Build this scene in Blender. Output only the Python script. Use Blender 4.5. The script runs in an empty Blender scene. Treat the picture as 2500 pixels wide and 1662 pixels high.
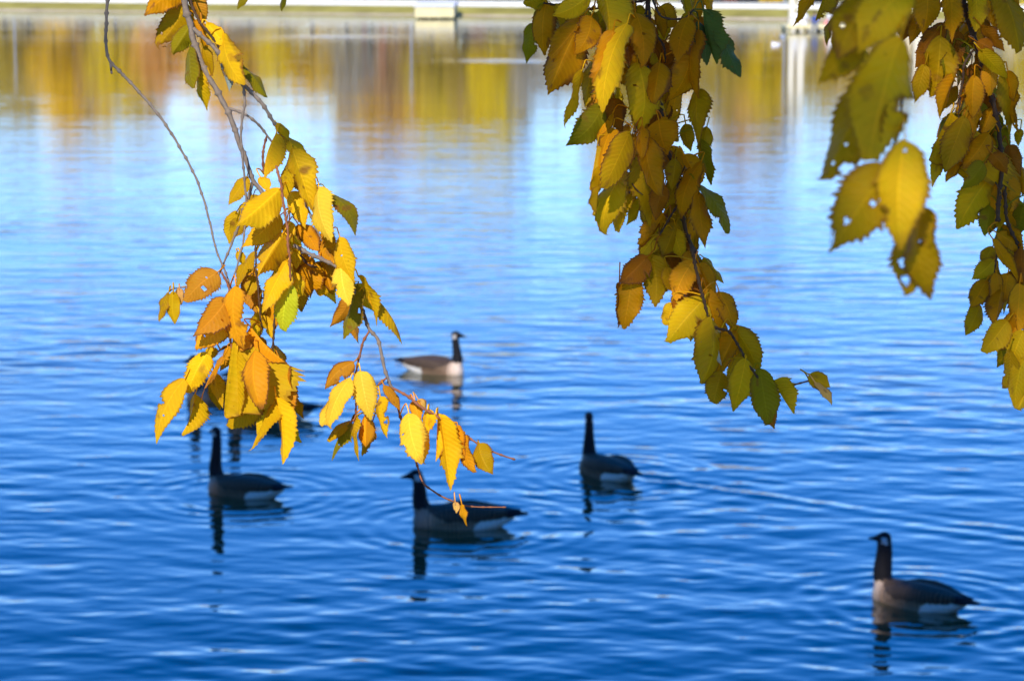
import bpy, bmesh, math, random
import numpy as np
from mathutils import Vector, Matrix

R = math.radians
rng = random.Random(7)
nrng = np.random.default_rng(11)
SC = bpy.context.scene
COL = SC.collection

# ------------------------------------------------------------------ camera
CAM_H = 4.8
FPX = 5826.0                      # focal length in pixels of the 2500 px wide picture
PITCH = math.atan((831 + 100) / FPX)
C0 = Vector((0, 0, CAM_H))
FWD = Vector((0, math.cos(PITCH), -math.sin(PITCH)))
UP = Vector((0, math.sin(PITCH), math.cos(PITCH)))
RT = Vector((1, 0, 0))


def at(px, py, depth):
    return C0 + FWD * depth + RT * ((px - 1250) / FPX * depth) + UP * ((831 - py) / FPX * depth)


def on_water(px, py, z=0.0):
    d = FWD + RT * ((px - 1250) / FPX) + UP * ((831 - py) / FPX)
    t = (z - CAM_H) / d.z
    return C0 + d * t


cd = bpy.data.cameras.new("camera")
cam = bpy.data.objects.new("camera", cd)
COL.objects.link(cam)
cam.location = C0
cam.rotation_euler = (R(90) - PITCH, 0, 0)
cd.sensor_width = 36
cd.lens = FPX / 2500 * 36
cd.clip_start = 0.05
cd.clip_end = 6000
cd.dof.use_dof = True
cd.dof.focus_distance = 3.1
cd.dof.aperture_fstop = 13.0
SC.camera = cam

# ------------------------------------------------------------------ light
EL, AZ = R(38), R(15)             # sun behind the camera, a little to the left
SUN = Vector((-math.sin(AZ) * math.cos(EL), -math.cos(AZ) * math.cos(EL), math.sin(EL)))
sd = bpy.data.lights.new("sun", "SUN")
sd.energy = 3.0
sd.angle = R(0.5)
sd.color = (1.0, 0.93, 0.82)
so = bpy.data.objects.new("sun", sd)
COL.objects.link(so)
so.rotation_euler = SUN.to_track_quat("Z", "Y").to_euler()
so.location = (-10, -30, 40)

W = bpy.data.worlds.new("World")
SC.world = W
W.use_nodes = True
nt = W.node_tree
bg = nt.nodes["Background"]
sky = nt.nodes.new("ShaderNodeTexSky")
sky.sky_type = "NISHITA"
sky.sun_disc = False
sky.sun_elevation = EL
sky.sun_rotation = math.atan2(SUN.x, SUN.y)
sky.altitude = 1600
sky.air_density = 1.0
sky.dust_density = 0.0
sky.ozone_density = 4.0
hs = nt.nodes.new("ShaderNodeHueSaturation")
hs.inputs["Saturation"].default_value = 1.52
hs.inputs["Hue"].default_value = 0.519
hs.inputs["Value"].default_value = 1.56
gm = nt.nodes.new("ShaderNodeGamma")
gm.inputs[1].default_value = 0.82
nt.links.new(sky.outputs[0], gm.inputs[0])
nt.links.new(gm.outputs[0], hs.inputs["Color"])
nt.links.new(hs.outputs[0], bg.inputs["Color"])
bg.inputs["Strength"].default_value = 0.15

SC.view_settings.view_transform = "Standard"
SC.view_settings.look = "None"
SC.view_settings.exposure = 0.95
SC.view_settings.gamma = 1
SC.render.engine = "CYCLES"
SC.cycles.use_denoising = True
SC.cycles.max_bounces = 8
SC.cycles.caustics_reflective = False
SC.cycles.caustics_refractive = False


# ------------------------------------------------------------------ helpers
def mesh(name, V, F, mat=None, parent=None, smooth=True):
    me = bpy.data.meshes.new(name)
    me.from_pydata([tuple(v) for v in V], [], [tuple(f) for f in F])
    me.update()
    o = bpy.data.objects.new(name, me)
    COL.objects.link(o)
    if mat:
        me.materials.append(mat)
    if parent:
        o.parent = parent
    if smooth:
        me.polygons.foreach_set("use_smooth", [True] * len(me.polygons))
    return o


def empty(name, loc, rz=0):
    o = bpy.data.objects.new(name, None)
    COL.objects.link(o)
    o.location = loc
    o.rotation_euler = (0, 0, rz)
    o.empty_display_size = 0.2
    return o


def tag(o, label=None, cat=None, group=None, kind=None):
    if label: o["label"] = label
    if cat: o["category"] = cat
    if group: o["group"] = group
    if kind: o["kind"] = kind
    return o


class MB:
    def __init__(s):
        s.V, s.F = [], []

    def add(s, V, F):
        n = len(s.V)
        s.V += [tuple(v) for v in V]
        s.F += [tuple(i + n for i in f) for f in F]
        return s

    def box(s, x0, x1, y0, y1, z0, z1, b=0.0):
        bm = bmesh.new()
        bmesh.ops.create_cube(bm, size=1)
        for v in bm.verts:
            v.co = Vector(((x0 + x1) / 2 + v.co.x * (x1 - x0), (y0 + y1) / 2 + v.co.y * (y1 - y0), (z0 + z1) / 2 + v.co.z * (z1 - z0)))
        if b:
            bmesh.ops.bevel(bm, geom=bm.edges[:], offset=b, segments=2, affect="EDGES", profile=0.5)
        bm.verts.ensure_lookup_table()
        s.add([v.co.copy() for v in bm.verts], [[v.index for v in f.verts] for f in bm.faces])
        bm.free()
        return s

    def tube(s, pts, rad, n=8, cap=True):
        V, F = tube_arr(pts, rad, n, cap)
        return s.add(V, F)

    def obj(s, name, mat, parent=None, smooth=False):
        return mesh(name, s.V, s.F, mat, parent, smooth)


def tube_arr(pts, rad, n=8, cap=True):
    pts = [Vector(p) for p in pts]
    m = len(pts)
    if not hasattr(rad, "__len__"):
        rad = [rad] * m
    V, F = [], []
    ref = None
    for i, p in enumerate(pts):
        t = (pts[min(i + 1, m - 1)] - pts[max(i - 1, 0)])
        if t.length < 1e-9:
            t = Vector((0, 0, 1))
        t.normalize()
        if ref is None:
            ref = Vector((0, 1, 0)) if abs(t.y) < 0.9 else Vector((1, 0, 0))
        a = (ref - t * ref.dot(t)).normalized()
        ref = a
        b = t.cross(a)
        for k in range(n):
            w = 2 * math.pi * k / n
            V.append(p + (a * math.cos(w) + b * math.sin(w)) * rad[i])
    for i in range(m - 1):
        for k in range(n):
            k2 = (k + 1) % n
            F.append((i * n + k, i * n + k2, (i + 1) * n + k2, (i + 1) * n + k))
    if cap:
        F.append(tuple(range(n))[::-1])
        F.append(tuple(range((m - 1) * n, m * n)))
    return V, F


def catmull(P, step):
    P = [np.array(p, float) for p in P]
    if len(P) < 3:
        n = max(2, int(np.linalg.norm(P[-1][:2] - P[0][:2]) / step))
        return [P[0] + (P[-1] - P[0]) * k / n for k in range(n + 1)]
    out = []
    Q = [2 * P[0] - P[1]] + P + [2 * P[-1] - P[-2]]
    for i in range(1, len(Q) - 2):
        p0, p1, p2, p3 = Q[i - 1], Q[i], Q[i + 1], Q[i + 2]
        n = max(1, int(np.linalg.norm(p2[:2] - p1[:2]) / step))
        for k in range(n):
            t = k / n
            out.append(0.5 * (2 * p1 + (p2 - p0) * t + (2 * p0 - 5 * p1 + 4 * p2 - p3) * t * t + (3 * p1 - p0 - 3 * p2 + p3) * t ** 3))
    out.append(P[-1])
    return out


# ------------------------------------------------------------------ materials
class NT:
    def __init__(s, name):
        s.m = bpy.data.materials.new(name)
        s.m.use_nodes = True
        s.t = s.m.node_tree
        s.t.nodes.clear()
        s.out = s.t.nodes.new("ShaderNodeOutputMaterial")

    def n(s, typ, **kw):
        nd = s.t.nodes.new(typ)
        for k, v in kw.items():
            if k == "ins":
                for kk, vv in v.items():
                    s.set(nd.inputs[kk], vv)
            else:
                setattr(nd, k, v)
        return nd

    def set(s, sock, v):
        if isinstance(v, bpy.types.NodeSocket):
            s.t.links.new(v, sock)
        else:
            sock.default_value = v

    def math(s, op, a, b=None, c=None, clamp=False):
        nd = s.t.nodes.new("ShaderNodeMath")
        nd.operation = op
        nd.use_clamp = clamp
        for i, v in enumerate((a, b, c)):
            if v is not None:
                s.set(nd.inputs[i], v)
        return nd.outputs[0]

    def mix(s, fac, a, b, mode="MIX"):
        nd = s.t.nodes.new("ShaderNodeMix")
        nd.data_type = "RGBA"
        nd.blend_type = mode
        s.set(nd.inputs[0], fac)
        s.set(nd.inputs[6], a)
        s.set(nd.inputs[7], b)
        return nd.outputs[2]

    def ramp(s, fac, stops):
        nd = s.t.nodes.new("ShaderNodeValToRGB")
        cr = nd.color_ramp
        while len(cr.elements) > 1:
            cr.elements.remove(cr.elements[-1])
        cr.elements[0].position = stops[0][0]
        cr.elements[0].color = stops[0][1]
        for p, c in stops[1:]:
            e = cr.elements.new(p)
            e.color = c
        s.set(nd.inputs[0], fac)
        return nd.outputs[0]

    def noise(s, scale, detail=3, rough=0.5, vec=None, dim="3D", w=None):
        nd = s.n("ShaderNodeTexNoise", noise_dimensions=dim)
        nd.inputs["Scale"].default_value = scale
        nd.inputs["Detail"].default_value = detail
        nd.inputs["Roughness"].default_value = rough
        if vec is not None: s.set(nd.inputs["Vector"], vec)
        if w is not None: s.set(nd.inputs["W"], w)
        return nd.outputs["Fac"]

    def bsdf(s, color, rough=0.6, spec=0.4, normal=None, metallic=0.0):
        b = s.n("ShaderNodeBsdfPrincipled")
        s.set(b.inputs["Base Color"], color)
        s.set(b.inputs["Roughness"], rough)
        b.inputs["Specular IOR Level"].default_value = spec
        b.inputs["Metallic"].default_value = metallic
        if normal is not None: s.set(b.inputs["Normal"], normal)
        return b

    def bump(s, h, strength, dist=0.01):
        b = s.n("ShaderNodeBump")
        b.inputs["Strength"].default_value = strength
        b.inputs["Distance"].default_value = dist
        s.set(b.inputs["Height"], h)
        return b.outputs[0]

    def done(s, sh):
        s.t.links.new(sh if isinstance(sh, bpy.types.NodeSocket) else sh.outputs[0], s.out.inputs["Surface"])
        return s.m


def rgba(c):
    return (c[0], c[1], c[2], 1)


def plain(name, c, var=0.25, scale=3.0, rough=0.7, spec=0.3, bump=0.15, bdist=0.01):
    t = NT(name)
    co = t.n("ShaderNodeTexCoord").outputs["Object"]
    f = t.noise(scale, 5, 0.6, co)
    d = tuple(x * (1 - var) for x in c)
    l = tuple(min(1, x * (1 + var)) for x in c)
    col = t.ramp(f, [(0.3, rgba(d)), (0.7, rgba(l))])
    f2 = t.noise(scale * 12, 4, 0.6, co)
    return t.done(t.bsdf(col, rough, spec, t.bump(f2, bump, bdist)))


def leaf_material():
    t = NT("elm_leaf")
    oi = t.n("ShaderNodeObjectInfo")
    uvn = t.n("ShaderNodeUVMap", uv_map="UVMap")
    sp = t.n("ShaderNodeSeparateXYZ", ins={0: uvn.outputs[0]})
    u, v = sp.outputs[0], sp.outputs[1]
    av = t.math("ABSOLUTE", t.math("SUBTRACT", t.math("MULTIPLY", v, 2), 1))
    seed = t.math("MULTIPLY", oi.outputs["Random"], 50)
    co = t.n("ShaderNodeTexCoord").outputs["Object"]
    tn = t.n("ShaderNodeAttribute", attribute_name="tint")
    base = tn.outputs["Color"]
    brown = tn.outputs["Alpha"]
    big = t.noise(28, 3, 0.55, co, "4D", seed)
    mid = t.noise(90, 3, 0.6, co, "4D", seed)
    fine = t.noise(420, 3, 0.6, co, "4D", seed)
    c1 = t.mix(t.math("MULTIPLY", big, 0.34), base, t.mix(1.0, base, (0.88, 0.66, 0.5, 1), "MULTIPLY"))
    c1 = t.mix(t.ramp(mid, [(0.45, (0, 0, 0, 1)), (0.75, (0.35, 0.35, 0.35, 1))]), c1, t.mix(1.0, base, (0.9, 1.12, 0.6, 1), "MULTIPLY"))
    # lateral veins
    wob = t.math("MULTIPLY", t.math("SUBTRACT", mid, 0.5), 0.035)
    bend = t.math("ADD", t.math("MULTIPLY", av, 0.12), t.math("MULTIPLY", t.math("MULTIPLY", av, av), 0.07))
    c = t.math("MULTIPLY", t.math("ADD", t.math("SUBTRACT", u, bend), wob), t.math("ADD", 10.5, t.math("MULTIPLY", oi.outputs["Random"], 4.0)))
    fr = t.math("ABSOLUTE", t.math("SUBTRACT", t.math("FRACT", c), 0.5))      # 0 at the middle between veins, .5 on veins
    vein = t.math("MULTIPLY", t.math("GREATER_THAN", fr, 0.44), 0.2)
    c1 = t.mix(vein, c1, t.mix(1.0, c1, (0.62, 0.5, 0.35, 1), "MULTIPLY"))
    rib = t.math("LESS_THAN", av, 0.042)
    c1 = t.mix(t.math("MULTIPLY", rib, 0.8), c1, t.mix(1.0, c1, (1.25, 1.25, 1.6, 1), "MULTIPLY"))
    # brown, dry edge and tip
    edge = t.math("MAXIMUM", t.math("MULTIPLY", t.math("SUBTRACT", av, 0.72), 3.2), t.math("MULTIPLY", t.math("SUBTRACT", u, 0.84), 5.0))
    em = t.math("ADD", edge, t.math("MULTIPLY", t.math("SUBTRACT", big, 0.55), 3.0))
    em = t.math("MULTIPLY", t.math("MULTIPLY", em, 1.3, clamp=True), brown, clamp=True)
    c1 = t.mix(em, c1, (0.20, 0.075, 0.018, 1))
    rim = t.math("MULTIPLY", t.math("MULTIPLY", t.math("GREATER_THAN", av, 0.93), t.math("ADD", brown, 0.15)), 0.85)
    c1 = t.mix(rim, c1, (0.16, 0.055, 0.015, 1))
    spots = t.ramp(t.noise(190, 2, 0.5, co, "4D", seed), [(0.70, (0, 0, 0, 1)), (0.76, (0.7, 0.7, 0.7, 1))])
    c1 = t.mix(t.math("MULTIPLY", spots, 0.8), c1, (0.16, 0.06, 0.015, 1))
    h = t.math("ADD", t.math("MULTIPLY", t.math("COSINE", t.math("MULTIPLY", c, 6.2832)), -0.5), t.math("MULTIPLY", fine, 1.3))
    nb = t.bump(h, 0.3, 0.0009)
    b = t.bsdf(c1, 0.5, 0.07, nb)
    tr = t.n("ShaderNodeBsdfTranslucent")
    t.set(tr.inputs["Color"], t.mix(1.0, c1, (1.0, 0.80, 0.25, 1), "MULTIPLY"))
    t.set(tr.inputs["Normal"], nb)
    mx = t.n("ShaderNodeMixShader")
    mx.inputs[0].default_value = 0.36
    t.set(mx.inputs[1], b.outputs[0])
    t.set(mx.inputs[2], tr.outputs[0])
    return t.done(mx)


def twig_material():
    t = NT("twig_bark")
    oi = t.n("ShaderNodeObjectInfo")
    co = t.n("ShaderNodeTexCoord").outputs["Object"]
    f = t.noise(160, 4, 0.65, co)
    col = t.mix(f, t.mix(1.0, oi.outputs["Color"], (0.45, 0.42, 0.4, 1), "MULTIPLY"), t.mix(1.0, oi.outputs["Color"], (1.5, 1.45, 1.4, 1), "MULTIPLY"))
    return t.done(t.bsdf(col, 0.8, 0.12, t.bump(f, 0.6, 0.0015)))


M_LEAF = leaf_material()
M_TWIG = twig_material()

# ------------------------------------------------------------------ leaves
PAL = {
    "Y": (.88, .52, .010), "YL": (.95, .62, .05), "O": (.84, .36, .010), "BO": (.60, .25, .014), "YG": (.72, .44, .006),
    "LG": (.62, .62, .02), "G": (.27, .22, .006), "OL": (.52, .30, .004), "BY": (.66, .28, .003), "B": (.38, .13, .006),
    "DG": (.10, .15, .03), "T": (.80, .45, .12), "BL": (.25, .30, .33), "W": (.62, .60, .48),
}
BROWN = {"Y": .35, "YL": .30, "O": .75, "BO": .9, "YG": .30, "LG": .18, "G": .3, "OL": .5, "BY": .6, "B": 1.0, "DG": .2, "T": .9, "BL": 0, "W": .2}
NT_TEETH = 15
NU, NV = NT_TEETH * 3, 5


def hw_profile(u, a=.46, b=.74, tip=.45):
    w = (u ** a) * ((1 - u) ** b)
    w = w / w.max()
    return w * (1 - tip * np.clip((u - 0.66) / 0.34, 0, 1))


def leaf_arrays(L, Wd, r, fold, curl, wave, twist, hook=0.0, fine=1):
    nu, nv = NU * fine, NV * fine
    us = np.linspace(0, 1, nu + 1)
    vs = np.linspace(-1, 1, 2 * nv + 1)
    U, V = np.meshgrid(us, vs, indexing="ij")
    hw = np.clip(hw_profile(us, r.uniform(.42, .66), r.uniform(.66, 1.0), r.uniform(.25, .7)), 0.0, None)[:, None] * Wd / 2
    asym = np.where(V > 0, 1.0, 0.93)
    X = U * L
    Y = V * hw * asym
    saw = np.mod(us * NT_TEETH, 1.0)
    tooth = (saw * (saw < 0.99)) * np.sqrt(np.clip(hw[:, 0] / (Wd / 2), 0, 1)) * np.clip(us / 0.1, 0, 1)
    jag = np.array([r.choice((.4, .8, 1, 1.2, 1.9)) for _ in range(NT_TEETH + 1)])[np.minimum((us * NT_TEETH).astype(int), NT_TEETH)]
    for s, col in ((-1, 0), (1, -1)):
        Y[:, col] += s * tooth * jag * 0.085 * Wd
        X[:, col] += tooth * jag * 0.018 * L
    # asymmetric base: the right half starts a little later
    X += np.where(V > 0, 0.02 * L * (1 - U) ** 2 * np.abs(V), 0)
    A = np.abs(Y)
    Z = -A * math.tan(fold)
    Z += wave * L * (A / (Wd / 2)) ** 2 * np.sin(U * r.uniform(7, 14) + np.where(V > 0, r.uniform(0, 6), r.uniform(0, 6)))
    Z += 0.05 * A * np.sin(U * 60 + V * 2) * 0.35
    # twist along the length
    tw = twist * U
    Y, Z = Y * np.cos(tw) - Z * np.sin(tw), Y * np.sin(tw) + Z * np.cos(tw)
    # sideways sickle bend and curl
    sk = r.uniform(-0.07, 0.07) * L
    Y = Y + sk * np.sin(np.pi * U)
    Z = Z - curl * L * (U ** 2 - U)
    if hook:
        k = np.clip((U - 0.88) / 0.12, 0, 1)
        Y = Y + hook * L * 0.09 * k ** 2
        X = X - L * 0.05 * k ** 2
    P = np.stack([X, Y, Z], -1).reshape(-1, 3)
    nc = 2 * nv + 1
    i, j = np.meshgrid(np.arange(nu), np.arange(2 * nv), indexing="ij")
    a = (i * nc + j).ravel()
    F = np.stack([a, a + 1, a + nc + 1, a + nc], -1)
    UV = np.stack([U.ravel(), V.ravel() * 0.5 + 0.5], -1)
    return P, F, UV


def finish_leaf(name, P, F, UV, col, parent, extra=None):
    """P world coordinates; extra = (V, F) petiole appended on the midrib colour."""
    n = len(P)
    faces = [tuple(f) for f in F]
    verts = [tuple(p) for p in P]
    uv = list(map(tuple, UV))
    if extra:
        verts += [tuple(v) for v in extra[0]]
        faces += [tuple(i + n for i in f) for f in extra[1]]
        uv += [(0.02, 0.5)] * len(extra[0])
    org = Vector(verts[0])
    me = bpy.data.meshes.new(name)
    me.from_pydata([(v[0] - org.x, v[1] - org.y, v[2] - org.z) for v in verts], [], faces)
    ul = me.uv_layers.new(name="UVMap")
    li = np.empty(len(me.loops), dtype=np.int32)
    me.loops.foreach_get("vertex_index", li)
    ul.data.foreach_set("uv", np.array(uv, dtype=np.float32)[li].ravel())
    me.polygons.foreach_set("use_smooth", [True] * len(me.polygons))
    me.materials.append(M_LEAF)
    me.update()
    o = bpy.data.objects.new(name, me)
    COL.objects.link(o)
    ca = me.color_attributes.new("tint", "FLOAT_COLOR", "POINT")
    tc = np.empty((len(verts), 4), np.float32)
    tc[:] = col
    ca.data.foreach_set("color", tc.ravel())
    o.parent = parent
    o.location = org - parent.location
    return o


REG = {1: (200, 0, 2.613), 2: (350, 400, 2.613), 3: (350, 650, 2.613), 4: (700, 750, 2.613), 5: (1250, 0, 2.613),
       6: (1400, 400, 2.413), 7: (1900, 0, 3.137), 8: (1950, 350, 2.413)}


def RP(reg, x, y):
    ox, oy, s = REG[reg]
    return ox + x / s, oy + y / s


LIT_POINTS = []


class Branch:
    def __init__(s, name, label, cat, depth, root_px, group):
        s.depth = depth
        s.e = empty(name, at(root_px[0], root_px[1], depth))
        tag(s.e, label, cat, group)
        s.samples = []                       # (px, py, depth)

    def twig(s, name, reg, pts, r0, r1, color, dz=0.0, node=28, up=None):
        """pts in zoom coordinates, radii in 2500-px pixels"""
        P = [(*RP(reg, x, y), 0.0) for x, y in pts] if reg else [(x, y, 0.0) for x, y in pts]
        S = catmull(P, 5.0)
        rr = random.Random(int(pts[0][0] * 31 + pts[-1][1]))
        ph = [rr.uniform(0, 6.28) for _ in range(4)]
        W3, rad = [], []
        n = len(S)
        acc, nxt = 0.0, rr.uniform(10, node)
        ox = 0.0
        for i, p in enumerate(S):
            t = i / max(1, n - 1)
            d = s.depth + dz + 0.006 * math.sin(3 * t + ph[0]) + 0.004 * math.sin(9 * t + ph[1])
            if i:
                acc += float(np.linalg.norm(S[i][:2] - S[i - 1][:2]))
            r = (r0 + (r1 - r0) * t) * (1 + 0.08 * math.sin(acc * 0.21 + ph[2]))
            if acc >= nxt:
                r *= 1.6
                nxt += rr.uniform(0.6, 1.3) * node
            jx = 0.5 * math.sin(acc * 0.11 + ph[3])
            W3.append(at(p[0] + jx, p[1], d))
            rad.append(r / FPX * d)
            s.samples.append((p[0], p[1], d))
        if up:                               # carry the stem on, out of the frame, to the limb it hangs from
            pre = catmull([tuple(W3[0])] + [tuple(q) for q in up], 0.05)[1:]
            W3 = [Vector(q) for q in pre[::-1]] + W3
            rad = [rad[0] * (1 + 0.5 * k / len(pre)) for k in range(len(pre), 0, -1)] + rad
        V, F = tube_arr(W3, rad, 8)
        org = s.e.location
        o = mesh(name, [v - org for v in V], F, M_TWIG, s.e)
        o.color = rgba(color)
        return o

    def leaves(s, reg, text, layer0=0.0, step=0.0042, lit=True, teeth=1, holes=None, wmul=1.0, pit=None):
        rows = [l.strip() for l in text.strip().splitlines() if l.strip()]
        S = np.array(s.samples)
        for i, row in enumerate(rows):
            fs = row.split()
            bx, by, tx, ty, w = map(float, fs[0].split(","))
            code = fs[1]
            opts = dict(f.split("=") for f in fs[2:])
            r = random.Random(int(bx * 13 + by * 7 + tx * 3 + ty + reg * 101))
            sc = REG[reg][2]
            b2, t2 = RP(reg, bx, by), RP(reg, tx, ty)
            wpx = w / sc * wmul * (1.03 if lit else 1.0 if pit is None else 1.1)
            gx, gy = t2[0] - b2[0], t2[1] - b2[1]
            ea, eb = (.03, .02) if lit or pit else (.08, .04)
            b2 = (b2[0] - gx * ea, b2[1] - gy * ea)
            t2 = (t2[0] + gx * eb, t2[1] + gy * eb)
            lpx = math.hypot(t2[0] - b2[0], t2[1] - b2[1])
            dep = s.depth + layer0 - step * (i - len(rows) / 2)
            px2m = dep / FPX
            L2 = lpx * px2m
            pitch = ((r.uniform(0, 0.55) if code in ('Y', 'YL', 'O') else r.uniform(-.2, .5)) if lit else r.uniform(-0.25, 0.3)) if pit is None else r.uniform(*pit)
            B = at(b2[0], b2[1], dep)
            T = at(t2[0], t2[1], dep - pitch * L2)
            ax = T - B
            L = ax.length * 1.03
            ex = ax.normalized()
            view = (C0 - B).normalized()
            n0 = (view - ex * view.dot(ex)).normalized()
            wv = wpx * px2m
            wr = max(wv * 1.04, L * r.uniform(0.42, 0.5))
            roll = math.acos(min(1, wv / wr))
            side = ex.cross(n0)
            cand = [n0 * math.cos(roll) + side * math.sin(roll) * q for q in (1, -1)]
            if lit:
                nn = max(cand, key=lambda q: q.dot(SUN))
            else:
                nn = cand[r.random() < 0.5]
            ey = nn.cross(ex)
            edge_on = wv / wr < 0.5
            fold = (r.uniform(.6, 1.0) if pit is None and r.random() < .14 else r.uniform(0.03, 0.42)) * (2.0 if edge_on else 1)
            curl = r.choice((r.uniform(-0.2, 0.3), r.uniform(.25, .55)))
            P, F, UV = leaf_arrays(L, wr, r, fold, curl, r.uniform(0.015, 0.07), r.uniform(-0.45, 0.45),
                                   hook=r.choice((0, 0, 0, 1, -1)) if "hook" not in opts else float(opts["hook"]), fine=teeth)
            # eaten holes and torn bits: faces left out of the blade, with a dry brown rim; dry blotches
            hl = [tuple(map(float, q.split(","))) for q in opts["tear"].split(";")] if "tear" in opts else []
            if r.random() < .3:
                hl.append((r.uniform(.3, .95), r.choice((0.0, 1.0)), r.uniform(.03, .08), r.uniform(.08, .22)))
            if r.random() < .15:
                hl.append((r.uniform(.25, .8), r.uniform(.15, .85), .014, .03))
            rim = np.zeros(len(UV))
            if hl:
                uvc = UV[F].mean(axis=1)
                keep = np.ones(len(F), bool)

                def ell(q, hu, hv, ru, rv):
                    ang = np.arctan2((q[:, 1] - hv) / rv, (q[:, 0] - hu) / ru)
                    lim = 1 + 0.3 * np.sin(3 * ang + hu * 40) + 0.25 * np.sin(5 * ang + hv * 50) + .2 * np.sin(9 * ang + hu * 90)
                    return (((q[:, 0] - hu) / ru) ** 2 + ((q[:, 1] - hv) / rv) ** 2) / lim
                for h_ in hl:
                    keep &= ell(uvc, *h_) > 1
                    rim = np.maximum(rim, np.clip(2.6 - ell(UV, *h_), 0, 1) * .8)
                F = F[keep]
            for _ in range(r.choice((0, 0, 1, 1, 2, 3)) if code not in ("YL", "LG") else 0):
                hu, hv, ru, rv = r.uniform(.15, 1), r.uniform(0, 1), r.uniform(.03, .14), r.uniform(.06, .2)
                q = ((UV[:, 0] - hu) / ru) ** 2 + ((UV[:, 1] - hv) / rv) ** 2 + .5 * np.sin(UV[:, 0] * 60 + hv * 9) * np.sin(UV[:, 1] * 26 + hu * 9)
                rim = np.maximum(rim, np.clip(1.3 - q, 0, 1) * r.uniform(.35, .85))
            Mx = np.array([[ex.x, ey.x, nn.x], [ex.y, ey.y, nn.y], [ex.z, ey.z, nn.z]])
            Pw = P @ Mx.T + np.array(B)
            # petiole to the closest twig
            extra = None
            dd = np.hypot(S[:, 0] - b2[0], S[:, 1] - b2[1]) + np.where(S[:, 1] > b2[1] + 8, 25, 0)
            k = int(dd.argmin())
            pr = 1.7 * px2m
            bw = Vector(Pw[NV * teeth])
            if dd[k] < 120:
                A = at(S[k, 0], S[k, 1], S[k, 2])
                mid = bw - ex * min(0.012, (A - bw).length * 0.5)
                pp = [Vector(q) for q in catmull([tuple(A), tuple((A + mid) / 2 + Vector((0, 0, 0.003))), tuple(mid), tuple(bw + ex * 0.004)], 0.004)]
                extra = tube_arr(pp, [pr * (1.25 - 0.4 * q / len(pp)) for q in range(len(pp))], 6)
            else:
                pp = [bw - ex * 0.02 + Vector((0, 0, 0.006)), bw - ex * 0.01, bw + ex * 0.004]
                extra = tube_arr(pp, [pr] * 3, 6)
            c = PAL[code]
            j = [r.uniform(0.88, 1.1) for _ in range(3)]
            br = min(1, max(0, BROWN[code] * r.uniform(0.4, 1.5)))
            lo = finish_leaf("leaf", Pw, F, UV, (c[0] * j[0], c[1] * j[0] * (0.7 + 0.3 * j[1]), c[2] * j[2], br), s.e, extra)
            if rim.any():
                ta = lo.data.color_attributes["tint"].data
                tc = np.empty(len(ta) * 4, np.float32)
                ta.foreach_get("color", tc)
                tc = tc.reshape(-1, 4)
                k_ = rim[:, None]
                tc[:len(rim), :3] = tc[:len(rim), :3] * (1 - k_) + np.array((.24, .085, .02)) * k_
                ta.foreach_set("color", tc.ravel())
            if lit and "sh" not in opts:
                LIT_POINTS.append((np.array((B + T) / 2), .18))
                LIT_POINTS.append((np.array(B), .15))
                LIT_POINTS.append((np.array(T), .15))
            elif "lit" in opts:
                LIT_POINTS.append((np.array(B * 0.35 + T * 0.65), .075 if opts["lit"] == "1" else float(opts["lit"])))


def fillers(br, boxes, seed, codes, lit=False, as_parts=12):
    """more leaves deeper inside the branch, hanging from its twigs; the first few as parts, the rest as one mass"""
    r = random.Random(seed)
    S = [q for q in br.samples]
    made = []
    for (x0, y0, x1, y1, n) in boxes:
        cand = [q for q in S if x0 <= q[0] <= x1 and y0 <= q[1] <= y1]
        for _ in range(n if cand else 0):
            q = r.choice(cand)
            bx, by = q[0] + r.uniform(-26, 26), q[1] + r.uniform(-8, 26)
            L = r.uniform(62, 100)
            w = math.radians(90 + r.uniform(-38, 38))
            tx, ty = bx + math.cos(w) * L, by + math.sin(w) * L
            d = br.depth + r.uniform(.015, .11)
            B, T = at(bx, by, d), at(tx, ty, d + r.uniform(-.2, .2) * L / FPX * d)
            ex = (T - B).normalized()
            view = (C0 - B).normalized()
            nn = (view - ex * view.dot(ex)).normalized()
            ro = r.uniform(-1.0, 1.0)
            nn = nn * math.cos(ro) + ex.cross(nn) * math.sin(ro)
            ey = nn.cross(ex)
            LL = (T - B).length
            P, F, UV = leaf_arrays(LL, LL * r.uniform(.45, .56), r, r.uniform(.05, .4), r.uniform(-.2, .3), .05, r.uniform(-.4, .4))
            Mx = np.array([[ex.x, ey.x, nn.x], [ex.y, ey.y, nn.y], [ex.z, ey.z, nn.z]])
            code = r.choice(codes)
            c = PAL[code]
            j = r.uniform(.85, 1.1)
            A = at(q[0], q[1], q[2])
            pp = [A, (A + B) / 2 + Vector((0, 0, .003)), B + ex * .004]
            made.append((P @ Mx.T + np.array(B), F, UV, (c[0] * j, c[1] * j, c[2], BROWN[code] * r.uniform(.4, 1.4)), tube_arr(pp, .0007, 6)))
    for m_ in made[:as_parts]:
        finish_leaf("leaf", m_[0], m_[1], m_[2], m_[3], br.e, m_[4])
    rest = made[as_parts:]
    if rest:
        V, F, UV, T4, n = [], [], [], [], 0
        for P, f, uv, c, (pv, pf) in rest:
            V += [tuple(p) for p in P] + [tuple(p) for p in pv]
            F += [tuple(i + n for i in q) for q in f] + [tuple(i + n + len(P) for i in q) for q in pf]
            UV += list(map(tuple, uv)) + [(.02, .5)] * len(pv)
            T4 += [c] * (len(P) + len(pv))
            n = len(V)
        o = finish_leaf("leaf_mass", np.array(V), F, np.array(UV), (1, 1, 1, 0), br.e)
        o.data.color_attributes["tint"].data.foreach_set("color", np.array(T4, np.float32).ravel())
        o["kind"] = "stuff"


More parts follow.
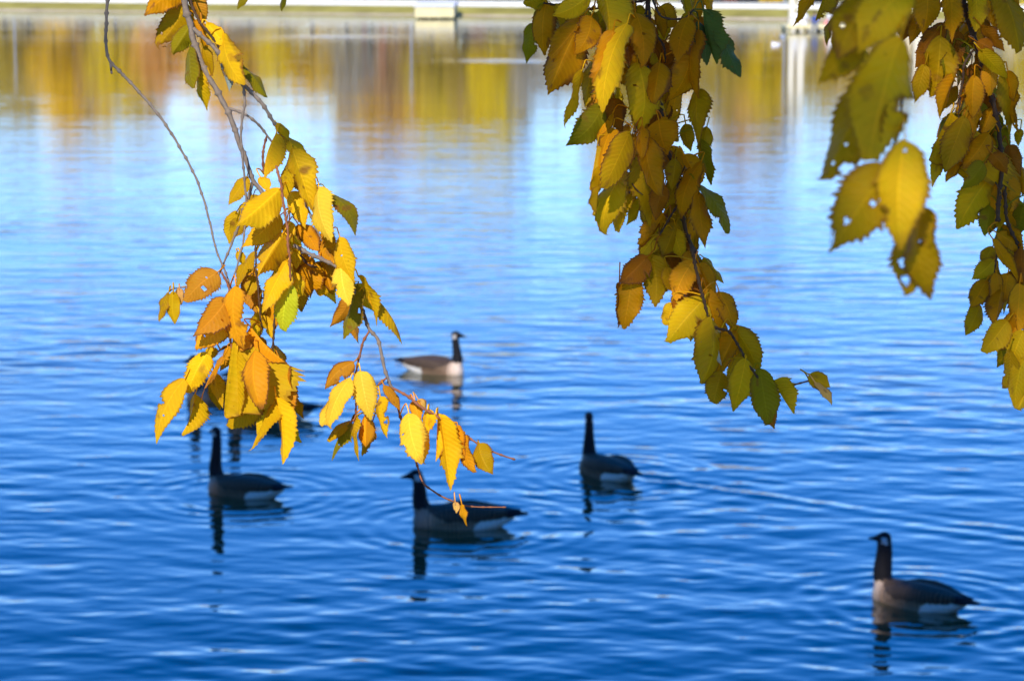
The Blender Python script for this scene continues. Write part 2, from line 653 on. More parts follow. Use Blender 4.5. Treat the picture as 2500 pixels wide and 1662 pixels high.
GREY = (.20, .165, .14)
DARK = (.075, .045, .028)
RED = (.26, .105, .055)
TAN = (.32, .24, .17)
LIMB_Y = 3.4
bL = Branch("hanging_branch", "sunlit hanging branch of bright yellow and orange leaves with long bare grey twigs", "branch", 3.1, (640, 0), "leafy branches hanging from the tree")
tg = bL.twig
tg("stem", 1, [(645, -90), (660, 50), (690, 150), (710, 250), (745, 350), (790, 460), (850, 560), (915, 680), (960, 780), (1005, 920), (1040, 1000), (1060, 1060), (1090, 1150), (1145, 1220), (1190, 1320), (1240, 1420)], 8.0, 4.5, GREY, 0.01, 60,
   up=[(-.42, 3.15, 5.3), (-.55, 3.2, 6.2), (-.6, 3.1, 7.4), (-.7, 3.0, 8.2)])
tg("twig", 1, [(1090, 1155), (1065, 1260), (1030, 1340), (1000, 1440), (950, 1568), (905, 1680), (870, 1760)], 4, 2.2, GREY, 0.02, 50)
tg("twig", 1, [(167, -70), (155, 150), (155, 310), (185, 400), (240, 455), (330, 550), (450, 685), (550, 820), (635, 960), (725, 1130), (785, 1300), (825, 1460), (858, 1600), (888, 1670), (950, 1835), (955, 1930)], 3.9, 2.0, GREY, 0.0, 30,
   up=[(-.62, 3.1, 5.2), (-.66, 3.15, 6.2), (-.68, 3.05, 7.3), (-.7, 3.0, 8.2)])
tg("twig", 1, [(185, 398), (187, 440), (189, 467)], 3.4, 3.0, GREY, 0.0, 40)
tg("twig", 1, [(710, 180), (760, 230), (830, 290), (880, 350), (940, 430), (1000, 510), (1040, 550), (1090, 600), (1140, 650), (1180, 710), (1230, 790), (1290, 890), (1335, 960), (1390, 1100), (1430, 1300), (1480, 1420), (1530, 1540)], 5.2, 2.6, GREY, -0.01, 26)
tg("twig", 1, [(680, -80), (700, 30), (745, 130), (800, 200), (860, 280), (900, 350), (960, 460)], 3.2, 2.2, DARK, -0.005, 26)
tg("twig", 1, [(1030, 540), (1038, 650), (1015, 830), (1025, 1000), (1040, 1180), (1047, 1300), (1035, 1500), (1000, 1660), (960, 1790)], 3.0, 2.0, GREY, -0.02, 36)
tg("twig", 1, [(935, 690), (1030, 725), (1110, 780), (1170, 850), (1230, 930)], 3.4, 2.4, GREY, 0.005, 30)
tg("twig", 1, [(1180, 868), (1160, 940), (1155, 1030), (1160, 1110)], 2.4, 2.4, RED, 0.005, 12)
tg("twig", 1, [(1240, 1060), (1270, 1180), (1290, 1330), (1310, 1450), (1315, 1560), (1325, 1650), (1330, 1790)], 3.0, 2.4, RED, -0.075, 20)
tg("twig", 2, [(960, 520), (1050, 570), (1150, 615), (1260, 680), (1365, 850), (1400, 940), (1440, 1050), (1500, 1130), (1530, 1270), (1570, 1400), (1592, 1432)], 4.6, 3.6, GREY, -0.02, 30)
tg("twig", 2, [(1000, 580), (1050, 640), (1105, 660)], 3, 2.2, DARK, 0.0, 24)
tg("twig", 2, [(715, 490), (720, 690), (735, 820), (745, 960), (760, 1060)], 2.2, 1.6, DARK, 0.01, 20)
tg("twig", 2, [(850, 740), (842, 900), (838, 980), (830, 1100), (825, 1250), (830, 1400), (832, 1540)], 2.4, 2.2, DARK, 0.02, 18)
tg("twig", 2, [(825, 1250), (870, 1275), (905, 1330)], 1.7, 1.4, DARK, 0.02, 18)
tg("twig", 2, [(500, 690), (545, 790), (548, 880), (545, 1010), (560, 1150), (590, 1260)], 2.6, 2.0, RED, -0.03, 24)
tg("twig", 2, [(460, 715), (400, 740), (280, 780), (230, 790), (180, 800), (165, 815)], 2.4, 1.4, TAN, 0.0, 24)
tg("twig", 2, [(560, 1150), (470, 1200), (430, 1245), (400, 1290)], 2.2, 1.5, DARK, 0.02, 20)
tg("twig", 4, [(675, 515), (770, 565), (850, 630), (950, 690), (1060, 760), (1150, 825), (1280, 905), (1380, 945), (1457, 971)], 3.2, 1.9, RED, -0.05, 26)
tg("twig", 4, [(672, 510), (690, 580), (715, 660), (740, 740), (790, 850), (825, 980), (850, 1070), (880, 1130), (940, 1175), (1000, 1210), (1070, 1240), (1180, 1270), (1400, 1274)], 3.0, 1.5, RED, 0.0, 26)
tg("twig", 4, [(527, 150), (485, 230), (460, 330), (440, 430), (432, 480), (440, 560), (440, 690), (400, 740)], 2.8, 1.8, RED, -0.01, 22)
tg("twig", 4, [(635, 452), (605, 475), (578, 500)], 2.6, 2.0, RED, -0.02, 9)
tg("twig", 0, [(445, -40), (520, -34), (585, -22), (640, -30), (695, -34)], 2.2, 1.5, GREY, 0.0, 26)

bL.leaves(1, """
1050,-60,990,62,60 G sh=1
1300,-80,1270,74,55 G sh=1
690,-50,775,140,110 BO sh=1
640,-50,410,95,150 BY sh=1
665,20,470,300,185 OL sh=1 tear=.9,.8,.1,.2
690,165,575,348,115 G sh=1
720,130,790,265,75 BY
770,150,800,310,60 BY
690,310,715,572,72 G
735,395,795,692,112 YG
775,300,830,475,75 OL
850,330,935,572,24 BL
900,395,965,533,80 G
1035,430,1175,627,58 G
800,145,925,290,95 Y
905,220,1035,528,115 Y tear=.55,.9,.05,.1
1240,785,1318,895,62 YG
1265,880,1440,1015,82 Y
1345,1010,1300,1270,68 YG
1240,850,1165,1137,98 Y
1345,955,1475,1352,150 Y
1570,1232,1736,1492,100 G
1512,1195,1592,1532,145 YL
1140,1130,1190,1222,70 Y
""", layer0=0.0)
bL.leaves(2, """
600,350,560,475,95 OL
720,560,600,795,65 OL
700,715,675,842,85 OL
770,870,775,962,28 OL
750,970,822,1110,65 YG
1150,760,1120,842,95 YG
1160,590,1200,810,140 BY
1080,630,1050,832,180 BY
960,500,975,662,95 YG
990,390,1110,562,115 BY
1150,430,1230,645,125 BY
940,180,1030,405,120 Y
930,365,920,492,85 Y
870,330,640,522,140 Y
600,560,640,640,60 YG
1365,780,1280,1102,112 G tear=.45,.86,.05,.09
1370,715,1482,1022,52 YG
1450,832,1642,1142,42 YG hook=0
900,675,880,825,90 OL
960,695,1010,835,85 YG
892,440,740,702,160 Y
920,620,765,935,115 Y
937,765,890,1068,145 LG
1255,470,1345,745,120 Y
1262,635,1322,908,130 YL tear=.5,.05,.06,.1
868,160,603,388,195 Y
""", layer0=-0.01)
bL.leaves(2, """
230,795,240,900,62 T
160,825,97,1008,64 OL
192,815,200,1012,90 YG
470,695,265,885,175 BO tear=.45,.72,.035,.09
680,1075,625,1195,100 O
690,1042,892,1252,115 O
532,865,325,1090,195 BO
545,1000,325,1185,165 O tear=.98,.6,.05,.3;.9,.1,.08,.12
592,785,640,1165,150 O tear=.55,.95,.07,.12
""", layer0=-0.03)
bL.leaves(3, """
445,515,430,592,75 YG
650,490,585,805,150 BO
700,565,620,785,100 B
770,560,800,605,70 YG
330,815,233,1078,125 YG
455,685,505,895,85 YG
790,790,770,935,66 YG
765,825,540,1030,165 OL
870,595,955,800,85 BO
915,690,937,985,90 BO
405,555,285,815,135 Y
262,725,92,1114,120 Y hook=0
512,578,368,884,42 BY
572,485,515,968,75 YG hook=1
602,550,612,952,42 YG hook=1
830,878,690,1175,95 YG hook=-1
846,838,886,1243,82 Y
716,542,752,895,160 O
""", layer0=-0.02)
bL.leaves(4, """
410,730,262,858,55 OL
412,735,293,966,50 G
545,735,475,945,55 OL
440,690,460,967,48 YG
500,690,505,882,100 O
320,570,212,755,105 YL
425,352,252,515,95 BO tear=.5,.95,.08,.12
405,455,268,772,140 YL
472,410,535,705,145 YL
597,570,640,823,90 Y tear=.65,.8,.04,.1
622,498,718,652,62 BO
840,588,885,655,65 T
805,600,855,720,75 O
962,678,950,972,90 Y
905,650,868,1002,100 Y
1090,753,1140,952,66 O
985,710,1042,1148,122 Y hook=0
1136,818,1208,1058,64 O
1228,868,1312,1056,125 OL
780,680,858,986,170 YL
1075,1243,1082,1312,44 T
1118,1258,1152,1398,48 O
""", layer0=-0.03)

fillers(bL, [(600, 400, 900, 700, 16), (480, 700, 720, 960, 14), (700, 560, 960, 760, 16), (420, 900, 700, 1000, 6)], 5, ["Y", "BY", "OL", "YG", "BO"], as_parts=0)

bC = Branch("hanging_branch", "shaded drooping branch of brownish yellow leaves in the middle, tapering to one bare twig", "branch", 3.1, (1580, 0), "leafy branches hanging from the tree")
tg = bC.twig
tg("stem", 5, [(870, -90), (868, 150), (880, 320), (930, 600), (970, 820), (990, 960), (1040, 1080), (1070, 1200), (1080, 1330), (1110, 1480), (1160, 1600), (1200, 1700)], 6.5, 4.5, DARK, 0.03, 40,
   up=[(.18, 3.15, 5.3), (.15, 3.2, 6.2), (0, 3.1, 7.2), (-.2, 3.0, 8.2)])
tg("twig", 5, [(890, -80), (905, 20), (960, 110), (1090, 120), (1160, 60)], 2.6, 1.8, DARK, -0.01, 26)
tg("twig", 5, [(880, 190), (930, 240), (970, 300), (975, 400)], 2.4, 2.0, DARK, 0.0, 16)
tg("twig", 5, [(868, 100), (700, 300), (620, 480), (500, 600)], 3, 2, DARK, 0.02, 26)
tg("twig", 5, [(868, 0), (640, 40), (450, 60), (200, 20)], 3, 2, DARK, 0.02, 26)
tg("twig", 5, [(868, 420), (820, 700), (785, 850), (783, 950), (765, 1100), (750, 1235)], 2.6, 2.0, DARK, -0.02, 22)
tg("twig", 5, [(765, 1170), (800, 1215), (835, 1245)], 1.6, 1.2, DARK, -0.02, 22)
tg("twig", 5, [(1050, 1120), (1080, 1150), (1110, 1160)], 2, 1.6, DARK, 0.0, 22)
tg("twig", 5, [(1100, 1000), (1105, 1050), (1070, 1130)], 1.8, 1.6, DARK, 0.0, 18)
tg("twig", 5, [(1060, 1300), (1000, 1400), (940, 1500)], 2.4, 1.8, DARK, -0.01, 16)
tg("twig", 6, [(690, 470), (712, 570), (740, 700), (790, 880), (830, 960), (910, 985), (960, 1050), (1010, 1140), (1080, 1250), (1150, 1300)], 3.4, 2.2, DARK, -0.06, 18)
tg("twig", 6, [(1075, 1245), (1140, 1300), (1220, 1306), (1300, 1300), (1390, 1276)], 2.0, 1.8, RED, -0.03, 26)
bC.leaves(5, """
740,-40,720,135,120 BY
1100,-50,1130,132,95 OL
950,50,1060,180,150 BY
930,55,960,225,75 BY
880,150,870,335,100 B
130,165,95,392,98 G
300,80,320,262,150 OL
220,30,210,335,150 BY
200,-50,78,30,160 OL
1000,290,960,435,100 B
905,320,865,465,110 B
1195,-50,1200,112,64 BY
1240,-50,1255,92,60 BY
1195,155,1240,402,95 DG
1225,78,1300,390,112 DG
1310,175,1447,474,78 DG hook=0
1190,215,1195,605,110 BY
790,105,830,435,175 BY
1120,130,1060,392,165 BY
440,120,240,370,200 BY
400,215,240,582,235 BY lit=1
500,120,408,335,165 BY
490,-40,272,90,145 Y lit=1
580,-70,615,278,220 Y lit=1
440,470,330,808,105 Y lit=1
640,225,560,645,195 BY
725,185,588,685,155 Y lit=1
""", lit=False, step=0.005)
bC.leaves(5, """
970,640,940,815,85 B
900,680,888,803,66 B
1060,570,1020,845,98 BY
1110,800,1140,955,95 OL
1240,820,1190,1005,85 OL
1200,900,1266,1163,64 G
520,400,470,665,115 OL
560,560,560,752,125 BY
655,640,700,845,140 B
640,735,558,895,85 BY
562,690,357,915,180 G
1180,585,1190,915,145 OL
1130,375,1010,625,205 BY
940,415,900,665,165 BY
800,428,800,826,240 YG lit=1
940,780,990,975,240 BY
790,890,720,1055,85 BY
640,835,580,1125,145 BY
540,945,490,1215,95 OL
560,1075,520,1248,75 OL
560,1200,540,1358,45 OL
740,865,580,1205,175 OL
830,825,830,1015,85 BY
860,895,950,1255,155 BY
""", lit=False, layer0=-0.01, step=0.005)
bC.leaves(5, """
742,1235,675,1482,78 YG
720,1110,588,1494,155 YG lit=1
808,1030,870,1444,74 OL
1040,1025,1020,1205,115 OL
1100,995,1200,1175,115 BY
970,1195,920,1393,125 B
1200,1055,1088,1375,115 BY
1190,1190,1370,1493,78 G hook=1
1190,1245,1230,1564,115 BY
""", lit=False, layer0=-0.02, step=0.005)
bC.leaves(6, """
690,305,660,485,115 BY
680,470,655,610,100 B
545,500,600,645,120 B
470,500,520,595,88 OL
472,415,395,555,110 B
522,305,388,478,140 BY
602,355,530,535,155 OL
270,715,262,965,42 B
345,685,300,955,155 BY
460,550,480,825,175 OL
550,615,575,745,100 OL
425,555,283,692,150 B
742,595,836,765,95 BY
650,790,590,865,130 B
575,825,535,948,95 Y lit=1
702,585,600,805,155 O lit=1
862,765,942,980,120 BY
785,745,860,975,130 BY
755,815,555,1054,205 YG
830,965,872,1172,24 W
945,975,1085,1235,140 OL
952,1005,828,1285,170 BY
872,1235,828,1408,140 OL
805,925,760,1272,180 YG
1180,1288,1297,1475,80 YG
1102,1222,1150,1532,160 G hook=-1
1010,1165,945,1440,155 YG
1395,1245,1505,1310,100 OL
1430,1295,1520,1420,54 T lit=1
""", lit=False, layer0=-0.02, step=0.0045)

fillers(bC, [(1290, 0, 1760, 230, 46), (1440, 200, 1760, 560, 46), (1500, 540, 1900, 980, 30)], 6, ["BY", "OL", "B", "BY", "YG"], as_parts=11)

bR = Branch("hanging_branch", "dense shaded branch of dark olive and brown leaves filling the right edge", "branch", 3.2, (2360, 0), "leafy branches hanging from the tree")
tg = bR.twig
tg("stem", 7, [(1408, -90), (1440, 100), (1490, 260), (1530, 380), (1560, 500), (1620, 700), (1660, 850), (1690, 1000), (1710, 1300), (1690, 1500), (1680, 1700)], 6.5, 5.0, DARK, 0.0, 40,
   up=[(.62, 3.2, 5.3), (.58, 3.2, 6.2), (.3, 3.1, 7.2), (-.1, 3.0, 8.2)])
tg("twig", 7, [(1500, 380), (1430, 480), (1415, 600), (1400, 700), (1388, 800), (1385, 930)], 3, 2, DARK, -0.01, 18)
tg("twig", 7, [(1340, 800), (1370, 790), (1398, 740)], 1.8, 1.4, DARK, -0.01, 18)
tg("twig", 7, [(1425, 60), (1250, 200), (1190, 290), (1150, 380)], 3, 2, DARK, 0.02, 22)
tg("twig", 7, [(1408, -80), (1000, -60), (620, 60), (500, 120)], 3, 2, DARK, 0.05, 30)
tg("twig", 0, [(2340, -40), (2150, -40), (1990, -34), (1960, -30)], 2.6, 1.8, DARK, 0.05, 30)
tg("twig", 7, [(1430, 40), (1600, -20), (1720, -30), (1850, -50)], 3, 2, DARK, 0.0, 30)
tg("twig", 8, [(1225, 180), (1215, 300), (1232, 470), (1290, 600), (1300, 760), (1330, 900), (1340, 1100), (1345, 1300)], 4.2, 2.8, DARK, 0.01, 24)
tg("twig", 8, [(1165, 655), (1155, 770), (1165, 860)], 1.7, 1.5, DARK, -0.02, 16)
tg("twig", 8, [(1160, 230), (1180, 270), (1195, 330)], 1.7, 1.5, DARK, -0.02, 16)
bR.leaves(7, """
250,-90,120,188,120 BY
382,-90,290,143,95 OL
425,150,378,345,64 OL
440,230,420,365,55 OL
800,330,750,520,100 B
660,395,640,593,100 YG lit=1
770,365,720,605,125 YG lit=1
1000,110,950,305,130 B
1080,90,1010,330,110 BY
1260,195,1065,410,150 B
1180,325,1055,510,165 B
1380,255,1390,485,120 B
1330,390,1250,665,100 G
1120,515,1048,775,135 OL
1240,305,1190,745,270 OL tear=.93,.75,.1,.2
1130,-70,1105,245,235 BY
1330,-70,1330,305,165 BY
1840,-60,1852,185,64 BY
1862,170,1885,265,54 YG
1592,-40,1655,265,125 BY
1720,-50,1840,405,195 OL
1500,-70,1510,225,160 YG lit=1
1560,205,1722,382,85 B
1530,325,1645,395,115 B
1562,395,1742,588,135 YG lit=1
""", lit=False, step=0.005)
bR.leaves(7, """
1400,480,1440,620,70 OL
1480,500,1470,620,60 B
1622,715,1610,825,105 B
1855,995,1840,1115,66 OL
1770,1125,1852,1340,125 B
1800,690,1845,1005,98 BY
1760,555,1800,765,95 BY
1722,595,1760,1045,135 OL lit=1
1640,845,1568,1036,145 BY
1350,595,1238,905,105 BY
1262,1075,1185,1413,105 YG lit=1
1312,885,1162,1205,90 YG hook=0
1400,1245,1290,1388,64 BY
1620,475,1625,735,135 BY
1500,795,1480,1066,135 BY
1502,595,1490,885,155 BY
1602,1035,1425,1275,195 BY
1422,915,1285,1295,205 OL
1562,1255,1418,1435,155 G
1640,1185,1745,1325,125 B
""", lit=False, layer0=-0.01, step=0.005)
bR.leaves(8, """
1305,140,1322,305,90 BY
1320,375,1290,535,112 G
1232,195,1250,405,135 BY
1190,315,1180,505,125 OL
1120,375,1090,545,112 G
1132,195,943,485,195 YG
1180,535,1325,645,95 BY
1310,630,1322,845,115 B
1140,615,1090,725,95 OL
1140,695,1025,795,112 YG
1060,955,988,1118,95 OL
1102,815,1018,965,122 BY
1232,775,1210,925,135 BY
1162,775,1130,965,95 BY
1192,875,1160,1066,112 BY
1152,575,1292,805,82 BY
1330,910,1330,1105,90 Y lit=1
1262,995,1198,1215,95 BY
1222,1055,1085,1228,145 YG
1300,845,1268,1134,125 O lit=1
1320,1115,1250,1305,125 YG
1242,1225,1208,1443,74 OL hook=-1
1322,1285,1278,1545,125 YG
1342,1435,1290,1562,125 Y lit=1
""", lit=False, layer0=-0.02, step=0.005)

fillers(bR, [(2150, 0, 2520, 300, 40), (2300, 280, 2520, 1000, 46)], 8, ["BY", "OL", "B", "BY", "G"], as_parts=30)

bN = Branch("hanging_branch", "out of focus spray of large hole-bitten leaves hanging closest to the viewer at upper right", "branch", 1.58, (2180, 0), "leafy branches hanging from the tree")
tg = bN.twig
tg("stem", 7, [(905, -90), (885, 150), (870, 280), (915, 330), (950, 600), (940, 900), (925, 1010), (880, 1120), (840, 1400)], 5.0, 3.2, DARK, 0.01, 60,
   up=[(.22, 1.7, 5.2), (.1, 2.0, 6.2), (-.2, 2.4, 7.4), (-.5, 2.8, 8.4)])
bN.leaves(7, """
600,285,320,625,235 OL
745,-80,470,430,345 OL tear=.62,.3,.03,.05
995,-90,630,390,335 Y lit=.05
705,590,340,1390,350 OL tear=.28,.72,.022,.04;.42,.8,.016,.03;.5,.76,.03,.05;.56,.88,.02,.04;.78,.5,.018,.035
935,305,695,1245,385 Y lit=.09
""", lit=False, teeth=2, step=0.012, pit=(-.08, .12))
bN.leaves(8, """
740,385,655,900,190 OL tear=.35,.65,.03,.1;.5,.72,.05,.14;.62,.35,.06,.12;.8,.4,.05,.2;.25,.4,.02,.06
730,380,775,895,165 OL tear=.4,.62,.03,.08
525,150,193,622,300 OL tear=.66,.42,.035,.06;.3,.7,.02,.04;.38,.66,.03,.05;.16,.95,.06,.16;.9,.12,.08,.1
625,-10,600,600,280 Y lit=.09 tear=.11,.56,.02,.05
""", lit=False, teeth=2, step=0.012, layer0=-0.04, pit=(-.08, .12))

# ------------------------------------------------------------------ geese


def loft(stations, n=20):
    """stations: (centre Vector, side Vector, up Vector, hw, hh)"""
    V, F = [], []
    for (c, s, u, a, b) in stations:
        for k in range(n):
            w = 2 * math.pi * k / n
            V.append(c + s * (a * math.cos(w)) + u * (b * math.sin(w)))
    m = len(stations)
    for i in range(m - 1):
        for k in range(n):
            k2 = (k + 1) % n
            F.append((i * n + k, i * n + k2, (i + 1) * n + k2, (i + 1) * n + k))
    F.append(tuple(range(n))[::-1])
    F.append(tuple(range((m - 1) * n, m * n)))
    return V, F


def goose_material():
    t = NT("goose_feathers")
    at_ = t.n("ShaderNodeAttribute", attribute_name="plumage")
    co = t.n("ShaderNodeTexCoord").outputs["Object"]
    # feather bars run across the back and flank
    mp = t.n("ShaderNodeMapping")
    mp.inputs["Scale"].default_value = (1, 1, 0.35)
    t.set(mp.inputs["Vector"], co)
    wv = t.n("ShaderNodeTexWave", wave_type="BANDS", bands_direction="X")
    wv.inputs["Scale"].default_value = 9
    wv.inputs["Distortion"].default_value = 5
    wv.inputs["Detail"].default_value = 3
    t.set(wv.inputs["Vector"], mp.outputs[0])
    f = t.noise(55, 4, 0.6, co)
    k = t.math("MULTIPLY", t.math("POWER", wv.outputs["Fac"], 2.2), at_.outputs["Alpha"])
    c = t.mix(k, at_.outputs["Color"], t.mix(1.0, at_.outputs["Color"], (3.6, 3.0, 2.5, 1), "MULTIPLY"))
    c = t.mix(t.math("MULTIPLY", f, 0.5), c, t.mix(1.0, c, (0.6, 0.6, 0.6, 1), "MULTIPLY"))
    return t.done(t.bsdf(c, 0.65, 0.15, t.bump(t.math("ADD", wv.outputs["Fac"], f), 0.35, 0.006)))


def remesh(V, F, voxel, smooth_it, decimate=None):
    me = bpy.data.meshes.new("tmp")
    me.from_pydata([tuple(v) for v in V], [], F)
    bm = bmesh.new()
    bm.from_mesh(me)
    bmesh.ops.recalc_face_normals(bm, faces=bm.faces[:])
    bm.to_mesh(me)
    bm.free()
    o = bpy.data.objects.new("tmp", me)
    COL.objects.link(o)
    md = o.modifiers.new("r", "REMESH")
    md.mode = "VOXEL"
    md.voxel_size = voxel
    if smooth_it:
        sm = o.modifiers.new("s", "SMOOTH")
        sm.iterations = smooth_it
        sm.factor = 0.5
    dg = bpy.context.evaluated_depsgraph_get()
    r = bpy.data.meshes.new_from_object(o.evaluated_get(dg))
    bpy.data.objects.remove(o)
    bpy.data.meshes.remove(me)
    return r


M_GOOSE = goose_material()
X, Y, Z = Vector((1, 0, 0)), Vector((0, 1, 0)), Vector((0, 0, 1))


def make_goose(name, loc, heading, scale, neck, head_yaw, label, flank=1.0, breast=1.0, rump_x=-.13, tail_up=0.0, head_pitch=0.0, group="geese swimming on the lake", pal=None, cat="goose"):
    """neck: list of (x, z, radius) in the goose's own plane, last = head centre. head_yaw relative to the body, +left"""
    V, F = [], []

    def add(a):
        n = len(V)
        V.extend(a[0])
        F.extend([tuple(i + n for i in f) for f in a[1]])
    body = [(.425, .075, .03, .035), (.405, .075, .075, .085), (.36, .072, .12, .128), (.27, .07, .158, .158), (.12, .07, .182, .170), (-.05, .072, .182, .168),
            (-.18, .085, .160, .148), (-.29, .108, .122, .112), (-.38, .128, .085, .075), (-.46, .145, .05, .038)]
    add(loft([(Vector((x, 0, z)), Y, Z, a, b) for x, z, a, b in body], 24))
    for s in (1, -1):
        wing = [(.27, .11, .115, .02, .045), (.2, .142, .125, .04, .078), (.08, .155, .142, .046, .094), (-.08, .150, .155, .046, .092), (-.22, .118, .168, .042, .066),
                (-.34, .075, .176, .034, .036), (-.44, .038, .18, .022, .02), (-.52, .016, .186, .011, .011)]
        add(loft([(Vector((x, s * y, z)), Y, Z, a, b) for x, y, z, a, b in wing], 16))
    tail = [(-.36, .14, .075, .04), (-.44, .15 + tail_up * .3, .072, .024), (-.53, .158 + tail_up * .7, .064, .014), (-.585, .16 + tail_up, .045, .010)]
    add(loft([(Vector((x, 0, z)), Y, Z, a, b) for x, z, a, b in tail], 16))
    neck = [(x, z if z <= .2 else .2 + (z - .2) * 1.2, r) for x, z, r in neck]
    NP = catmull([(x, z, r * 1.14) for x, z, r in neck], 0.02)
    st = []
    for i, p in enumerate(NP):
        q0, q1 = NP[max(0, i - 1)], NP[min(len(NP) - 1, i + 1)]
        d = Vector((q1[0] - q0[0], 0, q1[1] - q0[1])).normalized()
        st.append((Vector((p[0], 0, p[1])), Y, Y.cross(d) * -1, p[2] * .95, p[2]))
    add(loft(st, 16))
    hc = Vector((neck[-1][0], 0, neck[-1][1]))
    hd = Vector((math.cos(head_yaw) * math.cos(head_pitch), math.sin(head_yaw) * math.cos(head_pitch), math.sin(head_pitch)))
    hs_ = Z.cross(hd).normalized()
    hu = hd.cross(hs_)
    H = [(-.052, -.004, .014, .016), (-.042, .0, .030, .034), (-.015, .004, .037, .044), (.015, .004, .036, .042), (.042, -.002, .028, .031), (.062, -.008, .020, .022),
         (.085, -.012, .016, .015), (.108, -.016, .013, .010), (.122, -.018, .008, .006)]
    add(loft([(hc + hd * t * 1.15 + hu * z * 1.15, hs_, hu, a * 1.2, b * 1.2) for t, z, a, b in H], 16))
    me = remesh(V, F, 0.0085, 4)
    me.name = name
    n = len(me.vertices)
    co = np.empty(n * 3, np.float32)
    me.vertices.foreach_get("co", co)
    co = co.reshape(-1, 3)
    P = pal or dict(back=(.042, .030, .021), flank=(.105, .072, .046), breast=(.28, .215, .16), rump=(.68, .63, .53), tail=(.012, .011, .012), neck=(.010, .009, .010), cheek=(.50, .45, .40))
    col = np.zeros((n, 4), np.float32)
    x, y, z = co[:, 0], np.abs(co[:, 1]), co[:, 2]

    def put(mask, c, a=0.0):
        col[mask, :3] = c
        col[mask, 3] = a
    jit = 0.005 * np.sin(x * 47) + 0.004 * np.sin(x * 131 + 1) + .004 * np.sin(y * 170)
    put(np.ones(n, bool), np.array(P["flank"]) * flank, 0.55)
    bl = np.clip((x - .27 + jit) / .12, 0, 1)[:, None]
    col[:, :3] = col[:, :3] * (1 - bl) + np.minimum(np.array(P["breast"]) * breast, .82) * bl
    col[:, 3] *= 1 - bl[:, 0]
    wing_z = .105 + np.clip((.12 - x) * .06, 0, .1) + np.clip((x - .1) * .45, 0, .2)
    bk = (z > wing_z + jit) & (x < .33 + jit)
    put(bk, P["back"], 0.75)
    rump = (x < rump_x + (z - .06) * -.5 + jit * 2) & (z < .114 + .10 * np.clip(-x - .25, 0, 1) + jit * .5) & (z < .155)
    put(rump, P["rump"])
    put((x < -.40) & (z > .142 + jit * .3), P["tail"])
    put((x < -.47), P["tail"])
    # neck: everything near the upper neck curve
    NPa = np.array([(p[0], p[1], p[2]) for p in NP])
    keep = NPa[:, 1] > .205
    d = np.min(np.sqrt((co[:, None, 0] - NPa[None, keep, 0]) ** 2 + co[:, None, 1] ** 2 + (co[:, None, 2] - NPa[None, keep, 1]) ** 2) - NPa[None, keep, 2] * 1.28, axis=1)
    put((d < 0) & (z > .212 + jit + (x - .33) * -.15), P["neck"])
    rel = co - np.array(hc)
    t_, s_, u_ = rel @ np.array(hd), rel @ np.array(hs_), rel @ np.array(hu)
    head = (t_ ** 2 + s_ ** 2 + u_ ** 2 < .14 ** 2) & (u_ > -.05)
    put(head & (np.abs(t_) < .14) & (np.abs(s_) < .06), P["neck"])
    chk = (np.abs(s_) > .022) & (t_ > -.036 + np.clip(u_, -.1, .1) * .3) & (t_ < .008) & (u_ < .012) & (u_ > -.046) & (np.abs(s_) < .06)
    put(chk, P["cheek"])
    ca = me.color_attributes.new("plumage", "FLOAT_COLOR", "POINT")
    ca.data.foreach_set("color", col.ravel())
    me.polygons.foreach_set("use_smooth", [True] * len(me.polygons))
    me.materials.append(M_GOOSE)
    o = bpy.data.objects.new(name, me)
    COL.objects.link(o)
    o.location = loc
    o.rotation_euler = (0, 0, heading)
    o.scale = (scale, scale, scale * .95)
    tag(o, label, cat, group)
    return o


NB = [(.24, .08, .10), (.31, .14, .092), (.345, .20, .072)]
GE = []      # (x, y, heading) for the wakes


def goose(px, py, head_deg, sc, neck, hyaw_world, label, **kw):
    p = on_water(px, py)
    GE.append((p.x, p.y, R(head_deg)))
    return make_goose("goose", (p.x, p.y, -0.032), R(head_deg), sc, NB + neck, R(hyaw_world - head_deg), label, **kw)


goose(1058, 908, -28, 0.92, [(.352, .27, .056), (.338, .36, .046), (.325, .45, .041), (.335, .505, .040)], -12,
      "brightly sunlit goose with white rump and breast, facing right, farthest of those in open water", flank=1.15, breast=2.9, rump_x=-.06)  # breast colour whitened to stand for the sun on it
goose(520, 970, 243, 0.97, [(.36, .27, .058), (.36, .36, .046), (.36, .45, .041), (.37, .50, .040)], 220,
      "goose almost hidden behind the orange leaves, only its grey breast and dark neck showing")
goose(655, 1022, 178, 1.02, [(.36, .27, .058), (.35, .36, .048), (.345, .43, .041), (.36, .475, .040)], 185,
      "goose half covered by yellow leaves, its dark tail and pale rump showing at right", tail_up=.02)
goose(597, 1206, 150, 0.90, [(.36, .28, .060), (.345, .40, .050), (.335, .53, .043), (.345, .60, .041)], 128,
      "goose below the lowest leaves on the left, neck upright and tail raised to the right", tail_up=.03)
goose(1127, 1283, 177, .98, [(.365, .27, .060), (.368, .35, .052), (.376, .42, .046), (.400, .455, .045)], 181,
      "goose in profile facing left with a small twig crossing its back", flank=1.6, breast=.7)  # breast colour darkened to stand for shade
goose(1484, 1160, 121, 0.93, [(.352, .27, .060), (.352, .37, .047), (.352, .47, .040), (.36, .54, .039)], 96,
      "goose with tall thin neck seen from behind, a wake spreading to its right")
goose(2240, 1476, 138, 0.90, [(.352, .27, .072), (.342, .37, .064), (.338, .45, .058), (.345, .52, .053)], 156,
      "goose nearest the viewer at lower right, brown barred flank and thick upright neck", flank=1.5, breast=2.0)  # breast and flank colour lightened to stand for partial sun

